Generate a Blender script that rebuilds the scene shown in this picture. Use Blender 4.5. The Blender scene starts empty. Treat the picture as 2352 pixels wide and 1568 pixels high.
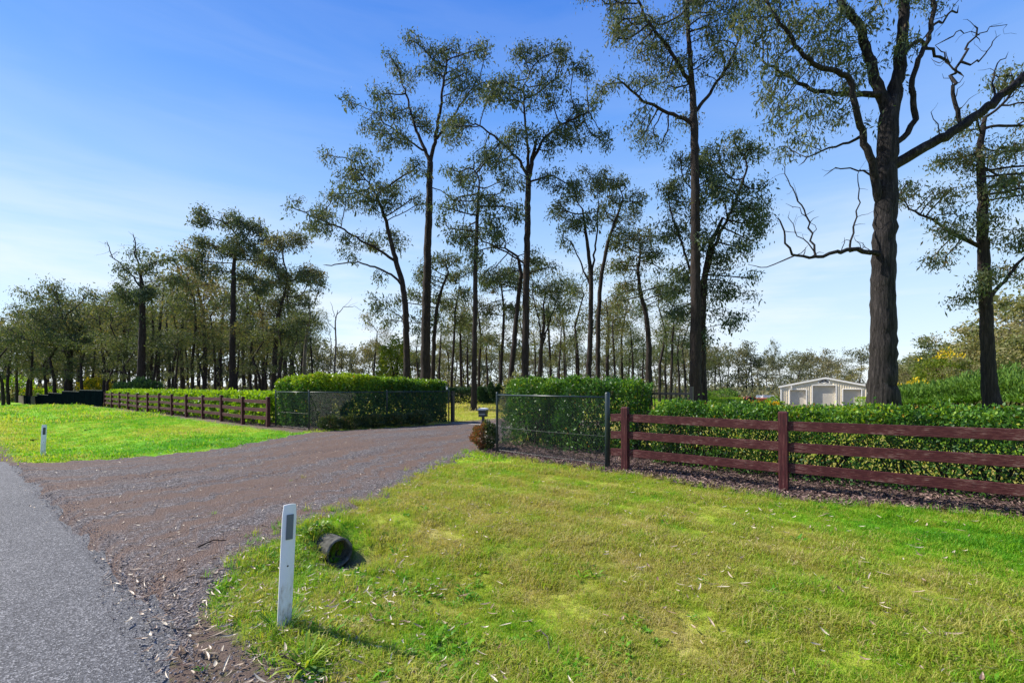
import bpy, math, random
import numpy as np
from mathutils import Vector, Euler

R = math.radians
rng = np.random.default_rng(7)
random.seed(7)
scene = bpy.context.scene
COL = scene.collection

# ------------------------------------------------------------------ camera, sky, sun, exposure
EYE = 1.65
cam_d = bpy.data.cameras.new('camera')
cam_d.sensor_width = 36.0
cam_d.lens = 16.0
cam_d.shift_y = 0.0442
cam_d.clip_start = 0.05
cam_d.clip_end = 8000
cam = bpy.data.objects.new('camera', cam_d)
cam.location = (0, 0, EYE)
cam.rotation_euler = (R(90), 0, 0)
COL.objects.link(cam)
scene.camera = cam

SUN_AZ, SUN_EL = -73.0, 42.0          # degrees left of the view direction, above the horizon
sun_vec = Vector((math.sin(R(SUN_AZ)) * math.cos(R(SUN_EL)), math.cos(R(SUN_AZ)) * math.cos(R(SUN_EL)), math.sin(R(SUN_EL))))
world = bpy.data.worlds.new('World')
scene.world = world
world.use_nodes = True
wn, wl = world.node_tree.nodes, world.node_tree.links
wn.clear()
w_out = wn.new('ShaderNodeOutputWorld')
w_bg = wn.new('ShaderNodeBackground')
w_sky = wn.new('ShaderNodeTexSky')
w_sky.sky_type = 'NISHITA'
w_sky.sun_disc = False
w_sky.sun_elevation = R(SUN_EL)
w_sky.sun_rotation = R(SUN_AZ)
w_sky.altitude = 0
w_sky.air_density = 1.0
w_sky.dust_density = 0.0
w_sky.ozone_density = 3.0
w_bg.inputs['Strength'].default_value = 0.11
# thin wisps of cloud low in the sky, mixed in by direction
w_tc = wn.new('ShaderNodeTexCoord')
w_map = wn.new('ShaderNodeMapping')
w_map.inputs['Scale'].default_value = (1.0, 1.0, 7.0)
w_noise = wn.new('ShaderNodeTexNoise')
w_noise.inputs['Scale'].default_value = 2.2
w_noise.inputs['Detail'].default_value = 6
w_noise.inputs['Roughness'].default_value = 0.55
w_noise.inputs['Distortion'].default_value = 0.4
w_ramp = wn.new('ShaderNodeValToRGB')
w_ramp.color_ramp.elements[0].position = 0.40
w_ramp.color_ramp.elements[0].color = (0, 0, 0, 1)
w_ramp.color_ramp.elements[1].position = 0.60
w_ramp.color_ramp.elements[1].color = (1, 1, 1, 1)
w_sep = wn.new('ShaderNodeSeparateXYZ')
w_h = wn.new('ShaderNodeMapRange')
w_h.inputs['From Min'].default_value = 0.0
w_h.inputs['From Max'].default_value = 0.36
w_h.inputs['To Min'].default_value = 0.95
w_h.inputs['To Max'].default_value = 0.05
w_mul = wn.new('ShaderNodeMath'); w_mul.operation = 'MULTIPLY'
w_hsv = wn.new('ShaderNodeHueSaturation')
w_hsv.inputs['Saturation'].default_value = 1.12
w_hsv.inputs['Value'].default_value = 1.0
w_mix = wn.new('ShaderNodeMixRGB')
w_mix.inputs['Color2'].default_value = (4.5, 4.75, 5.0, 1)
wl.new(w_tc.outputs['Generated'], w_map.inputs['Vector'])
wl.new(w_map.outputs['Vector'], w_noise.inputs['Vector'])
wl.new(w_noise.outputs['Fac'], w_ramp.inputs['Fac'])
wl.new(w_tc.outputs['Generated'], w_sep.inputs['Vector'])
wl.new(w_sep.outputs['Z'], w_h.inputs['Value'])
wl.new(w_ramp.outputs['Color'], w_mul.inputs[0])
wl.new(w_h.outputs['Result'], w_mul.inputs[1])
wl.new(w_sky.outputs['Color'], w_hsv.inputs['Color'])
w_grad = wn.new('ShaderNodeValToRGB')
_g = w_grad.color_ramp
for _k, (_p, _c) in enumerate([(0.0, (4.05, 4.55, 5.0)), (0.09, (3.5, 4.25, 5.0)), (0.22, (2.6, 3.65, 4.9)), (0.36, (1.55, 2.7, 4.8)), (0.5, (0.72, 1.8, 4.5)), (0.66, (0.24, 1.08, 3.9)), (1.0, (0.13, 0.7, 3.2))]):
    if _k > 1: _g.elements.new(_p)
    _g.elements[_k].position = _p
    _g.elements[_k].color = (*_c, 1)
w_gm = wn.new('ShaderNodeMixRGB')
w_gm.inputs['Fac'].default_value = 0.86
wl.new(w_sep.outputs['Z'], w_grad.inputs['Fac'])
wl.new(w_hsv.outputs['Color'], w_gm.inputs['Color1'])
wl.new(w_grad.outputs['Color'], w_gm.inputs['Color2'])
wl.new(w_gm.outputs['Color'], w_mix.inputs['Color1'])
wl.new(w_mul.outputs['Value'], w_mix.inputs['Fac'])
wl.new(w_mix.outputs['Color'], w_bg.inputs['Color'])
wl.new(w_bg.outputs['Background'], w_out.inputs['Surface'])

sun_d = bpy.data.lights.new('sun', 'SUN')
sun_d.energy = 4.4
sun_d.angle = R(0.9)
sun_d.color = (1.0, 0.94, 0.84)
sun = bpy.data.objects.new('sun', sun_d)
sun.rotation_euler = (-sun_vec).to_track_quat('-Z', 'Y').to_euler()
sun.location = (0, 0, 60)
COL.objects.link(sun)

scene.view_settings.view_transform = 'Standard'
scene.view_settings.look = 'None'
scene.view_settings.gamma = 1.0
scene.view_settings.exposure = 1.0
scene.view_settings.use_curve_mapping = False
scene.render.engine = 'CYCLES'
scene.cycles.max_bounces = 6
scene.cycles.transparent_max_bounces = 4
scene.cycles.use_denoising = True

# ------------------------------------------------------------------ the lie of the land
US = np.array([-0.783, 0.622])     # along the road, away to the left
UT = np.array([0.622, 0.783])      # square to the road, towards the paddock
F = 1045.0                         # picture scale used to read distances off the photograph
HZ = 888.0

def P(s, t):
    return (s * US[0] + t * UT[0], s * US[1] + t * UT[1])

def ST(x, y):
    return US[0] * x + US[1] * y, UT[0] * x + UT[1] * y

def sstep(a, b, x):
    k = np.clip((np.asarray(x, float) - a) / (b - a), 0, 1)
    return k * k * (3 - 2 * k)

_wr = np.random.default_rng(3)
_waves = [(_wr.normal(size=(9, 2)), _wr.uniform(0, 6.28, 9)) for _ in range(6)]

def wob(x, y, scale, k=0):
    """smooth pseudo noise, about -1..1"""
    d, ph = _waves[k]
    x = np.asarray(x, float) / scale
    y = np.asarray(y, float) / scale
    out = 0
    for (a, b), p in zip(d, ph):
        out = out + np.sin(a * x * 2.4 + b * y * 2.4 + p)
    return out / 4.2

def drive_l(t):
    return np.interp(t, [0.7, 1.0, 1.6, 2.75, 4.3, 6.0, 7.6, 8.3, 11, 14, 19], [15.2, 14.6, 13.9, 13.4, 13.4, 14.2, 15.0, 15.25, 14.45, 14.2, 13.9])

def drive_r(t):
    return np.interp(t, [0.7, 0.95, 1.06, 1.4, 2.04, 2.76, 3.91, 5.6, 8.0, 11.3, 14, 19], [2.2, 3.0, 3.6, 4.36, 4.9, 5.4, 5.65, 6.6, 7.55, 8.7, 9.0, 9.0])

def gh(x, y):
    s, t = ST(np.asarray(x, float), np.asarray(y, float))
    away = 1 - sstep(4.1, 4.75, s) * (1 - sstep(14.0, 16.5, s))
    h = -0.17 * np.exp(-((t - 2.75) / 0.95) ** 2) * away * (1 - sstep(30, 60, s))
    h = h - 0.29 * np.exp(-((s - 4.47) / 0.40) ** 4 - ((t - 2.74) / 0.36) ** 2)
    h = h + 0.06 * sstep(4, 8, t)
    h = h - 1.0 * sstep(46, 95, s)
    h = h - 1.25 * sstep(7, 40, np.asarray(x, float))
    onroad = sstep(0.9, 1.6, t)
    h = h + onroad * away * 0.022 * wob(x, y, 2.6, 1) + sstep(20, 60, t) * 0.15 * wob(x, y, 22, 2)
    return h

def gz(x, y):
    return float(gh(x, y))

def at(px, py, Y):
    """point at picture position (2352-wide copy of the photograph), Y metres ahead"""
    return np.array([(px - 1176) / F * Y, Y, EYE - (py - HZ) / F * Y])

def on_ground(px, Y):
    x = (px - 1176) / F * Y
    return np.array([x, Y, gz(x, Y)])

# ------------------------------------------------------------------ object helpers
def tag(o, label=None, cat=None, group=None, kind=None):
    if label: o['label'] = label
    if cat: o['category'] = cat
    if group: o['group'] = group
    if kind: o['kind'] = kind
    return o

def empty(name, loc, label=None, cat=None, group=None, rz=0.0):
    o = bpy.data.objects.new(name, None)
    o.empty_display_size = 0.3
    o.location = loc
    o.rotation_euler = (0, 0, rz)
    COL.objects.link(o)
    return tag(o, label, cat, group)

def copy_tree(o, parent=None):
    c = o.copy()
    COL.objects.link(c)
    c.parent = parent
    for ch in list(o.children):
        copy_tree(ch, c)
    return c

class MB:
    """gathers verts and faces, then links them as one mesh object"""
    def __init__(self):
        self.v, self.f, self.n = [], [], 0
    def add(self, v, f):
        self.v.append(np.asarray(v, float))
        n = self.n
        self.f.extend([tuple(int(i) + n for i in q) for q in f])
        self.n += len(v)
    def box(self, c, size, rz=0.0, tilt=None):
        sx, sy, sz = [k / 2 for k in size]
        v = np.array([(a * sx, b * sy, d * sz) for d in (-1, 1) for b in (-1, 1) for a in (-1, 1)])
        if tilt is not None:
            v = v @ np.array(Euler(tilt).to_matrix()).T
        ca, sa = math.cos(rz), math.sin(rz)
        v = np.stack([v[:, 0] * ca - v[:, 1] * sa, v[:, 0] * sa + v[:, 1] * ca, v[:, 2]], 1) + np.array(c)
        self.add(v, [(0, 2, 3, 1), (4, 5, 7, 6), (0, 1, 5, 4), (2, 6, 7, 3), (0, 4, 6, 2), (1, 3, 7, 5)])
        return self
    def tube(self, pts, rad, n=6, cap=True, rough=0.0):
        pts = np.asarray(pts, float)
        m = len(pts)
        rad = np.broadcast_to(np.asarray(rad, float), (m,))
        tan = np.gradient(pts, axis=0) if m > 2 else np.repeat((pts[1] - pts[0])[None], 2, 0)
        tan = tan / (np.linalg.norm(tan, axis=1, keepdims=True) + 1e-9)
        up = np.array([0.0, 0, 1]) if abs(tan[0][2]) < 0.9 else np.array([1.0, 0, 0])
        u = np.cross(tan[0], up); u /= np.linalg.norm(u)
        rings = []
        ang = np.arange(n) * 2 * math.pi / n
        for i in range(m):
            u = u - tan[i] * (u @ tan[i]); u /= (np.linalg.norm(u) + 1e-9)
            w = np.cross(tan[i], u)
            rr = rad[i] * (1 + (rough * rng.uniform(-1, 1, n) if rough else 0))
            rings.append(pts[i] + (np.cos(ang) * rr)[:, None] * u + (np.sin(ang) * rr)[:, None] * w)
        v = np.concatenate(rings)
        f = []
        for i in range(m - 1):
            for k in range(n):
                a, b = i * n + k, i * n + (k + 1) % n
                f.append((a, b, b + n, a + n))
        if cap:
            f.append(tuple(range(n))[::-1])
            f.append(tuple((m - 1) * n + k for k in range(n)))
        self.add(v, f)
        return self
    def prism(self, poly, axis_vec, smooth=False):
        """closed polygon (k,3) pushed along axis_vec"""
        poly = np.asarray(poly, float); k = len(poly)
        v = np.concatenate([poly, poly + np.asarray(axis_vec, float)])
        f = [tuple(range(k))[::-1], tuple(range(k, 2 * k))] + [(i, (i + 1) % k, (i + 1) % k + k, i + k) for i in range(k)]
        self.add(v, f)
        return self
    def mesh(self, name, smooth=False):
        me = bpy.data.meshes.new(name)
        v = np.concatenate(self.v) if self.v else np.zeros((0, 3))
        me.from_pydata(v.tolist(), [], self.f)
        if smooth:
            me.polygons.foreach_set('use_smooth', np.ones(len(me.polygons), bool))
        me.update()
        return me
    def build(self, name, mat, parent=None, smooth=False, loc=None, kind=None, bevel=0):
        o = bpy.data.objects.new(name, self.mesh(name, smooth))
        if mat: o.data.materials.append(mat)
        COL.objects.link(o)
        if parent is not None: o.parent = parent
        if loc is not None: o.location = loc
        if kind: o['kind'] = kind
        if bevel:
            b = o.modifiers.new('bevel', 'BEVEL'); b.width = bevel; b.segments = 2; b.limit_method = 'ANGLE'
        return o

def quads_mesh(name, V, attrs=None):
    """V (N,4,3): one quad per leaf"""
    n = len(V)
    me = bpy.data.meshes.new(name)
    me.vertices.add(4 * n)
    me.vertices.foreach_set('co', np.ascontiguousarray(V, np.float32).reshape(-1))
    me.loops.add(4 * n)
    me.loops.foreach_set('vertex_index', np.arange(4 * n, dtype=np.int32))
    me.polygons.add(n)
    me.polygons.foreach_set('loop_start', np.arange(n, dtype=np.int32) * 4)
    for k, a in (attrs or {}).items():
        at_ = me.attributes.new(k, 'FLOAT', 'POINT')
        at_.data.foreach_set('value', np.repeat(np.asarray(a, np.float32), 4))
    me.update(calc_edges=True)
    return me

def unit(v):
    return v / (np.linalg.norm(v, axis=-1, keepdims=True) + 1e-9)

def leaf_quads(c, d, L, W, wide=0.45, nrm=None):
    """diamond leaves from base c along d"""
    n = len(c)
    d = unit(d)
    r = rng.normal(size=(n, 3)) if nrm is None else nrm
    w = unit(np.cross(d, r))
    L = np.asarray(L)[:, None]; W = np.asarray(W)[:, None]
    mid = c + d * L * wide
    return np.stack([c, mid + w * W * 0.5, c + d * L, mid - w * W * 0.5], 1)

def leaf_obj(name, V, tint, mat, parent, kind='stuff'):
    o = bpy.data.objects.new(name, quads_mesh(name, V, {'tint': tint}))
    o.data.materials.append(mat)
    COL.objects.link(o)
    o.parent = parent
    if kind: o['kind'] = kind
    return o

# ------------------------------------------------------------------ materials
def mat_base(name):
    m = bpy.data.materials.new(name)
    m.use_nodes = True
    n, l = m.node_tree.nodes, m.node_tree.links
    b = n['Principled BSDF']
    b.inputs['Roughness'].default_value = 0.8
    b.inputs['Specular IOR Level'].default_value = 0.25
    return m, n, l, b

def ramp(n, stops):
    r = n.new('ShaderNodeValToRGB')
    e = r.color_ramp.elements
    while len(e) < len(stops):
        e.new(0.5)
    for k, (p, c) in enumerate(stops):
        e[k].position = p
        e[k].color = (*c, 1)
    return r

def noise(n, l, scale, detail=4, vec=None, rough=0.55, dist=0.0):
    t = n.new('ShaderNodeTexNoise')
    t.inputs['Scale'].default_value = scale
    t.inputs['Detail'].default_value = detail
    t.inputs['Roughness'].default_value = rough
    t.inputs['Distortion'].default_value = dist
    if vec is not None:
        l.new(vec, t.inputs['Vector'])
    return t

def coords(n, l, kind='Object', scale=(1, 1, 1), rot=(0, 0, 0)):
    tc = n.new('ShaderNodeTexCoord')
    mp = n.new('ShaderNodeMapping')
    mp.inputs['Scale'].default_value = scale
    mp.inputs['Rotation'].default_value = rot
    l.new(tc.outputs[kind], mp.inputs['Vector'])
    return mp.outputs['Vector']

def bump(n, l, b, height, strength=0.4, dist=0.02):
    bp = n.new('ShaderNodeBump')
    bp.inputs['Strength'].default_value = strength
    bp.inputs['Distance'].default_value = dist
    l.new(height, bp.inputs['Height'])
    l.new(bp.outputs['Normal'], b.inputs['Normal'])
    return bp

def simple(name, stops, scale=6, rough=0.8, spec=0.25, bmp=0.0, stretch=(1, 1, 1), metal=0.0, detail=5):
    m, n, l, b = mat_base(name)
    v = coords(n, l, 'Object', stretch)
    t = noise(n, l, scale, detail, v)
    r = ramp(n, stops)
    l.new(t.outputs['Fac'], r.inputs['Fac'])
    l.new(r.outputs['Color'], b.inputs['Base Color'])
    b.inputs['Roughness'].default_value = rough
    b.inputs['Specular IOR Level'].default_value = spec
    b.inputs['Metallic'].default_value = metal
    if bmp:
        bump(n, l, b, t.outputs['Fac'], bmp, 0.02)
    return m

def leaf_mat(name, stops, trans=0.35, rough=0.5, spec=0.35, attr_type='GEOMETRY', warm=(1.25, 1.2, 0.5), vary=0.0):
    m, n, l, b = mat_base(name)
    a = n.new('ShaderNodeAttribute')
    a.attribute_name = 'tint'
    a.attribute_type = attr_type
    r = ramp(n, stops)
    oi = n.new('ShaderNodeObjectInfo')
    ad = n.new('ShaderNodeMath'); ad.operation = 'MULTIPLY_ADD'
    ad.inputs[1].default_value = vary; ad.inputs[2].default_value = -vary / 2
    ad2 = n.new('ShaderNodeMath'); ad2.operation = 'ADD'
    l.new(oi.outputs['Random'], ad.inputs[0])
    l.new(ad.outputs[0], ad2.inputs[0]); l.new(a.outputs['Fac'], ad2.inputs[1])
    l.new(ad2.outputs[0], r.inputs['Fac'])
    l.new(r.outputs['Color'], b.inputs['Base Color'])
    b.inputs['Roughness'].default_value = rough
    b.inputs['Specular IOR Level'].default_value = spec
    tr = n.new('ShaderNodeBsdfTranslucent')
    mu = n.new('ShaderNodeMixRGB'); mu.blend_type = 'MULTIPLY'
    mu.inputs['Fac'].default_value = 1.0
    mu.inputs['Color2'].default_value = (*warm, 1)
    l.new(r.outputs['Color'], mu.inputs['Color1'])
    l.new(mu.outputs['Color'], tr.inputs['Color'])
    mx = n.new('ShaderNodeMixShader')
    mx.inputs['Fac'].default_value = trans
    l.new(b.outputs['BSDF'], mx.inputs[1])
    l.new(tr.outputs['BSDF'], mx.inputs[2])
    l.new(mx.outputs['Shader'], n['Material Output'].inputs['Surface'])
    return m

M = {}
GRASS_STOPS = [(0.0, (0.070, 0.25, 0.010)), (0.22, (0.16, 0.37, 0.012)), (0.40, (0.31, 0.40, 0.035)), (0.57, (0.37, 0.355, 0.075)), (0.78, (0.45, 0.385, 0.16)), (1.0, (0.58, 0.50, 0.29))]
M['blade'] = leaf_mat('grass_blade', GRASS_STOPS, 0.45, 0.55, 0.25, 'INSTANCER', (1.3, 1.25, 0.6))
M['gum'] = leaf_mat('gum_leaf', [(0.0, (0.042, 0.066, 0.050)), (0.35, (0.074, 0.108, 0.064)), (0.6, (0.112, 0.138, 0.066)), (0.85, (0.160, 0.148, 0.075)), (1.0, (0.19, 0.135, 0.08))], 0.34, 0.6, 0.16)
M['gum_far_hazed'] = leaf_mat('gum_leaf_far_hazed', [(0.0, (0.085, 0.105, 0.07)), (0.5, (0.14, 0.15, 0.085)), (1.0, (0.20, 0.175, 0.10))], 0.34, 0.6, 0.15, vary=0.5)  # paler than the near gums: distance haze put into the leaf colour
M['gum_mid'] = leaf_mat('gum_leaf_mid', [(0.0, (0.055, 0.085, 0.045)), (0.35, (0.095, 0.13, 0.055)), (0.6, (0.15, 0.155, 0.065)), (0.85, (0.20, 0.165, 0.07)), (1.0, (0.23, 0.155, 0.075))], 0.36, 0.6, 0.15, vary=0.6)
M['bank'] = leaf_mat('bank_leaf', [(0.0, (0.10, 0.14, 0.055)), (0.5, (0.20, 0.21, 0.09)), (1.0, (0.30, 0.255, 0.13))], 0.38, 0.6, 0.15, vary=0.5)
M['hedge'] = leaf_mat('hedge_leaf', [(0.0, (0.016, 0.055, 0.014)), (0.4, (0.038, 0.11, 0.018)), (0.72, (0.085, 0.20, 0.02)), (0.92, (0.22, 0.36, 0.02)), (0.97, (0.36, 0.30, 0.02)), (1.0, (0.40, 0.17, 0.02))], 0.33, 0.42, 0.3)
M['hedge_lime'] = leaf_mat('lime_hedge_leaf', [(0.0, (0.06, 0.14, 0.012)), (0.5, (0.20, 0.36, 0.015)), (1.0, (0.38, 0.50, 0.02))], 0.42, 0.4, 0.4)
M['shrub'] = leaf_mat('shrub_leaf', [(0.0, (0.025, 0.05, 0.02)), (0.5, (0.06, 0.095, 0.03)), (0.8, (0.13, 0.12, 0.04)), (1.0, (0.26, 0.09, 0.04))], 0.3, 0.4, 0.4)
M['conifer'] = leaf_mat('conifer_spray', [(0.0, (0.05, 0.115, 0.028)), (0.5, (0.11, 0.215, 0.04)), (1.0, (0.20, 0.31, 0.055))], 0.35, 0.6, 0.2)
M['conifer_dark'] = leaf_mat('dark_conifer_spray', [(0.0, (0.012, 0.035, 0.018)), (1.0, (0.04, 0.09, 0.035))], 0.2, 0.6, 0.2)
M['wattle'] = leaf_mat('wattle_leaf', [(0.0, (0.08, 0.14, 0.02)), (0.4, (0.20, 0.24, 0.02)), (0.7, (0.55, 0.42, 0.015)), (1.0, (0.75, 0.55, 0.02))], 0.35, 0.6, 0.2)
M['flower'] = leaf_mat('flower_bed_petal', [(0.0, (0.25, 0.22, 0.02)), (0.5, (0.75, 0.42, 0.01)), (1.0, (0.8, 0.6, 0.02))], 0.3, 0.6, 0.2)
M['weed'] = leaf_mat('weed_leaf', [(0.0, (0.03, 0.12, 0.015)), (0.6, (0.10, 0.26, 0.02)), (1.0, (0.32, 0.40, 0.03))], 0.4, 0.45, 0.3)
M['litter'] = leaf_mat('fallen_leaf', [(0.0, (0.10, 0.055, 0.035)), (0.35, (0.22, 0.13, 0.085)), (0.6, (0.38, 0.28, 0.19)), (0.85, (0.50, 0.43, 0.32)), (1.0, (0.62, 0.57, 0.47))], 0.15, 0.45, 0.45, 'INSTANCER', (1, 1, 0.9))
M['bark_chip'] = leaf_mat('bark_chip', [(0.0, (0.045, 0.028, 0.026)), (0.5, (0.15, 0.095, 0.085)), (0.85, (0.30, 0.20, 0.16)), (1.0, (0.50, 0.38, 0.29))], 0.05, 0.7, 0.25, 'INSTANCER', (1, 1, 1))
M['stone'] = leaf_mat('gravel_stone', [(0.0, (0.07, 0.06, 0.062)), (0.5, (0.15, 0.13, 0.13)), (0.85, (0.26, 0.23, 0.22)), (1.0, (0.45, 0.41, 0.38))], 0.0, 0.7, 0.3, 'INSTANCER', (1, 1, 1))

def bark_mat(name, dark, light, sc=1.0):
    m, n, l, b = mat_base(name)
    v = coords(n, l, 'Object', (9 * sc, 9 * sc, 0.9 * sc))
    t = noise(n, l, 1.6, 6, v, 0.65, 0.6)
    r = ramp(n, [(0.36, dark), (0.56, tuple(0.68 * a + 0.32 * c for a, c in zip(dark, light))), (0.74, light)])
    l.new(t.outputs['Fac'], r.inputs['Fac'])
    l.new(r.outputs['Color'], b.inputs['Base Color'])
    b.inputs['Roughness'].default_value = 0.9
    bump(n, l, b, t.outputs['Fac'], 1.0, 0.09)
    return m
M['ironbark'] = bark_mat('furrowed_bark', (0.006, 0.005, 0.005), (0.080, 0.068, 0.066))
M['bark'] = bark_mat('gum_bark', (0.014, 0.010, 0.009), (0.075, 0.055, 0.047))
M['bark_pale'] = bark_mat('smooth_pale_bark', (0.10, 0.08, 0.065), (0.26, 0.22, 0.18), 0.5)
M['deadwood'] = bark_mat('dead_grey_wood', (0.07, 0.06, 0.055), (0.22, 0.19, 0.17))

def fence_mat():
    m, n, l, b = mat_base('weathered_red_paint')
    v = coords(n, l, 'Object', (5.0, 60, 60))
    t = noise(n, l, 2.2, 8, v, 0.7)
    v2 = coords(n, l, 'Object', (1, 1.5, 1.5))
    t2 = noise(n, l, 1.1, 3, v2)
    ad = n.new('ShaderNodeMath'); ad.operation = 'ADD'
    mu = n.new('ShaderNodeMath'); mu.operation = 'MULTIPLY'; mu.inputs[1].default_value = 0.55
    l.new(t2.outputs['Fac'], mu.inputs[0])
    l.new(t.outputs['Fac'], ad.inputs[0]); l.new(mu.outputs[0], ad.inputs[1])
    r = ramp(n, [(0.60, (0.020, 0.004, 0.006)), (0.76, (0.056, 0.010, 0.012)), (0.86, (0.10, 0.030, 0.028)), (0.93, (0.22, 0.14, 0.12)), (1.0, (0.34, 0.26, 0.22))])
    l.new(ad.outputs[0], r.inputs['Fac'])
    l.new(r.outputs['Color'], b.inputs['Base Color'])
    b.inputs['Roughness'].default_value = 0.65
    bump(n, l, b, t.outputs['Fac'], 0.5, 0.006)
    return m
M['fence'] = fence_mat()
M['steel_green'] = simple('dark_green_coated_steel', [(0.3, (0.010, 0.022, 0.022)), (0.7, (0.022, 0.040, 0.042))], 30, 0.38, 0.5)
M['wire'] = simple('green_coated_wire', [(0.3, (0.015, 0.035, 0.032)), (0.7, (0.03, 0.06, 0.055))], 30, 0.4, 0.5)
M['netting'] = simple('rusty_netting_wire', [(0.3, (0.02, 0.018, 0.015)), (0.7, (0.05, 0.045, 0.04))], 30, 0.5, 0.4)
M['black_steel'] = simple('black_steel', [(0.3, (0.008, 0.009, 0.010)), (0.7, (0.018, 0.020, 0.022))], 20, 0.4, 0.5)
M['panel_green'] = simple('dark_teal_sheet', [(0.3, (0.002, 0.005, 0.007)), (0.7, (0.004, 0.009, 0.012))], 2, 0.95, 0.0)
M['panel_cap'] = simple('panel_cap', [(0.3, (0.02, 0.03, 0.036)), (0.7, (0.035, 0.045, 0.05))], 5, 0.5, 0.4)
M['paling'] = simple('grey_brown_paling', [(0.3, (0.07, 0.05, 0.035)), (0.7, (0.16, 0.12, 0.085))], 3, 0.9, 0.2, 0.3, (4, 4, 0.6))
M['post_white'] = simple('white_plastic', [(0.25, (0.62, 0.63, 0.66)), (0.6, (0.76, 0.77, 0.79)), (0.8, (0.70, 0.70, 0.70))], 7, 0.42, 0.45, 0.03)
def dirty_white():
    m, n, l, b = mat_base('scuffed_white_plastic')
    v = coords(n, l, 'Object', (1, 1, 0.35))
    t = noise(n, l, 22, 6, v, 0.7)
    sp = n.new('ShaderNodeSeparateXYZ'); tc = n.new('ShaderNodeTexCoord')
    l.new(tc.outputs['Object'], sp.inputs[0])
    mr = n.new('ShaderNodeMapRange'); mr.inputs['From Min'].default_value = 0.0; mr.inputs['From Max'].default_value = 0.45; mr.inputs['To Min'].default_value = 0.30; mr.inputs['To Max'].default_value = 0.0
    l.new(sp.outputs['Z'], mr.inputs['Value'])
    ad = n.new('ShaderNodeMath'); ad.operation = 'ADD'
    l.new(t.outputs['Fac'], ad.inputs[0]); l.new(mr.outputs[0], ad.inputs[1])
    r = ramp(n, [(0.55, (0.76, 0.77, 0.78)), (0.68, (0.66, 0.65, 0.62)), (0.85, (0.36, 0.30, 0.24))])
    l.new(ad.outputs[0], r.inputs['Fac']); l.new(r.outputs['Color'], b.inputs['Base Color'])
    b.inputs['Roughness'].default_value = 0.45
    return m
M['post_white'] = dirty_white()
M['reflector'] = simple('grey_reflector', [(0.3, (0.07, 0.09, 0.12)), (0.7, (0.13, 0.16, 0.19))], 300, 0.25, 0.6, 0.3)
M['reflector_dark'] = simple('dark_reflector', [(0.3, (0.03, 0.035, 0.045)), (0.7, (0.07, 0.08, 0.09))], 300, 0.25, 0.6, 0.3)
M['concrete'] = simple('weathered_concrete', [(0.25, (0.10, 0.09, 0.08)), (0.5, (0.26, 0.24, 0.21)), (0.8, (0.40, 0.38, 0.34))], 9, 0.9, 0.2, 0.4)
M['pipe'] = simple('mossy_old_concrete', [(0.3, (0.035, 0.035, 0.028)), (0.55, (0.12, 0.115, 0.095)), (0.8, (0.24, 0.22, 0.19))], 14, 0.95, 0.1, 0.5)
M['shed_wall'] = simple('cream_steel_cladding', [(0.3, (0.74, 0.655, 0.49)), (0.7, (0.80, 0.715, 0.55))], 1.5, 0.5, 0.4)
M['shed_trim'] = simple('cream_trim', [(0.3, (0.86, 0.83, 0.77)), (0.7, (0.89, 0.86, 0.80))], 3, 0.5, 0.4)
M['shed_door'] = simple('grey_roller_door', [(0.3, (0.60, 0.555, 0.47)), (0.7, (0.67, 0.62, 0.53))], 2, 0.5, 0.4)
M['shed_roof'] = simple('grey_roof_sheet', [(0.3, (0.09, 0.085, 0.07)), (0.7, (0.15, 0.14, 0.12))], 2, 0.5, 0.4)
M['glass_dark'] = simple('dark_glass', [(0.3, (0.012, 0.014, 0.017)), (0.7, (0.02, 0.024, 0.03))], 3, 0.08, 0.6)
M['white'] = simple('white_paint', [(0.3, (0.74, 0.74, 0.74)), (0.7, (0.80, 0.80, 0.80))], 5, 0.45, 0.4)
M['orange'] = simple('orange_paint', [(0.3, (0.62, 0.13, 0.03)), (0.7, (0.72, 0.19, 0.05))], 5, 0.4, 0.45)
M['red'] = simple('red_paint', [(0.3, (0.50, 0.03, 0.03)), (0.7, (0.6, 0.05, 0.04))], 5, 0.4, 0.45)
M['rubber'] = simple('tyre_rubber', [(0.3, (0.015, 0.015, 0.016)), (0.7, (0.035, 0.033, 0.033))], 20, 0.8, 0.3)
M['pole'] = simple('grey_timber_pole', [(0.3, (0.12, 0.10, 0.085)), (0.7, (0.24, 0.21, 0.18))], 3, 0.9, 0.2, 0.2, (5, 5, 0.5))
M['soil_clod'] = simple('bare_root_soil', [(0.3, (0.08, 0.055, 0.04)), (0.7, (0.16, 0.11, 0.08))], 8, 0.95, 0.1, 0.5)

# ------------------------------------------------------------------ ground, road, driveway, mulch
def mulch_edge(s):
    return np.interp(s, [-3, -1, 0.2, 1, 2.4, 3.7, 5, 7, 8.2], [8.05, 7.9, 7.5, 7.35, 7.5, 7.68, 7.75, 7.85, 8.1])

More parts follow.
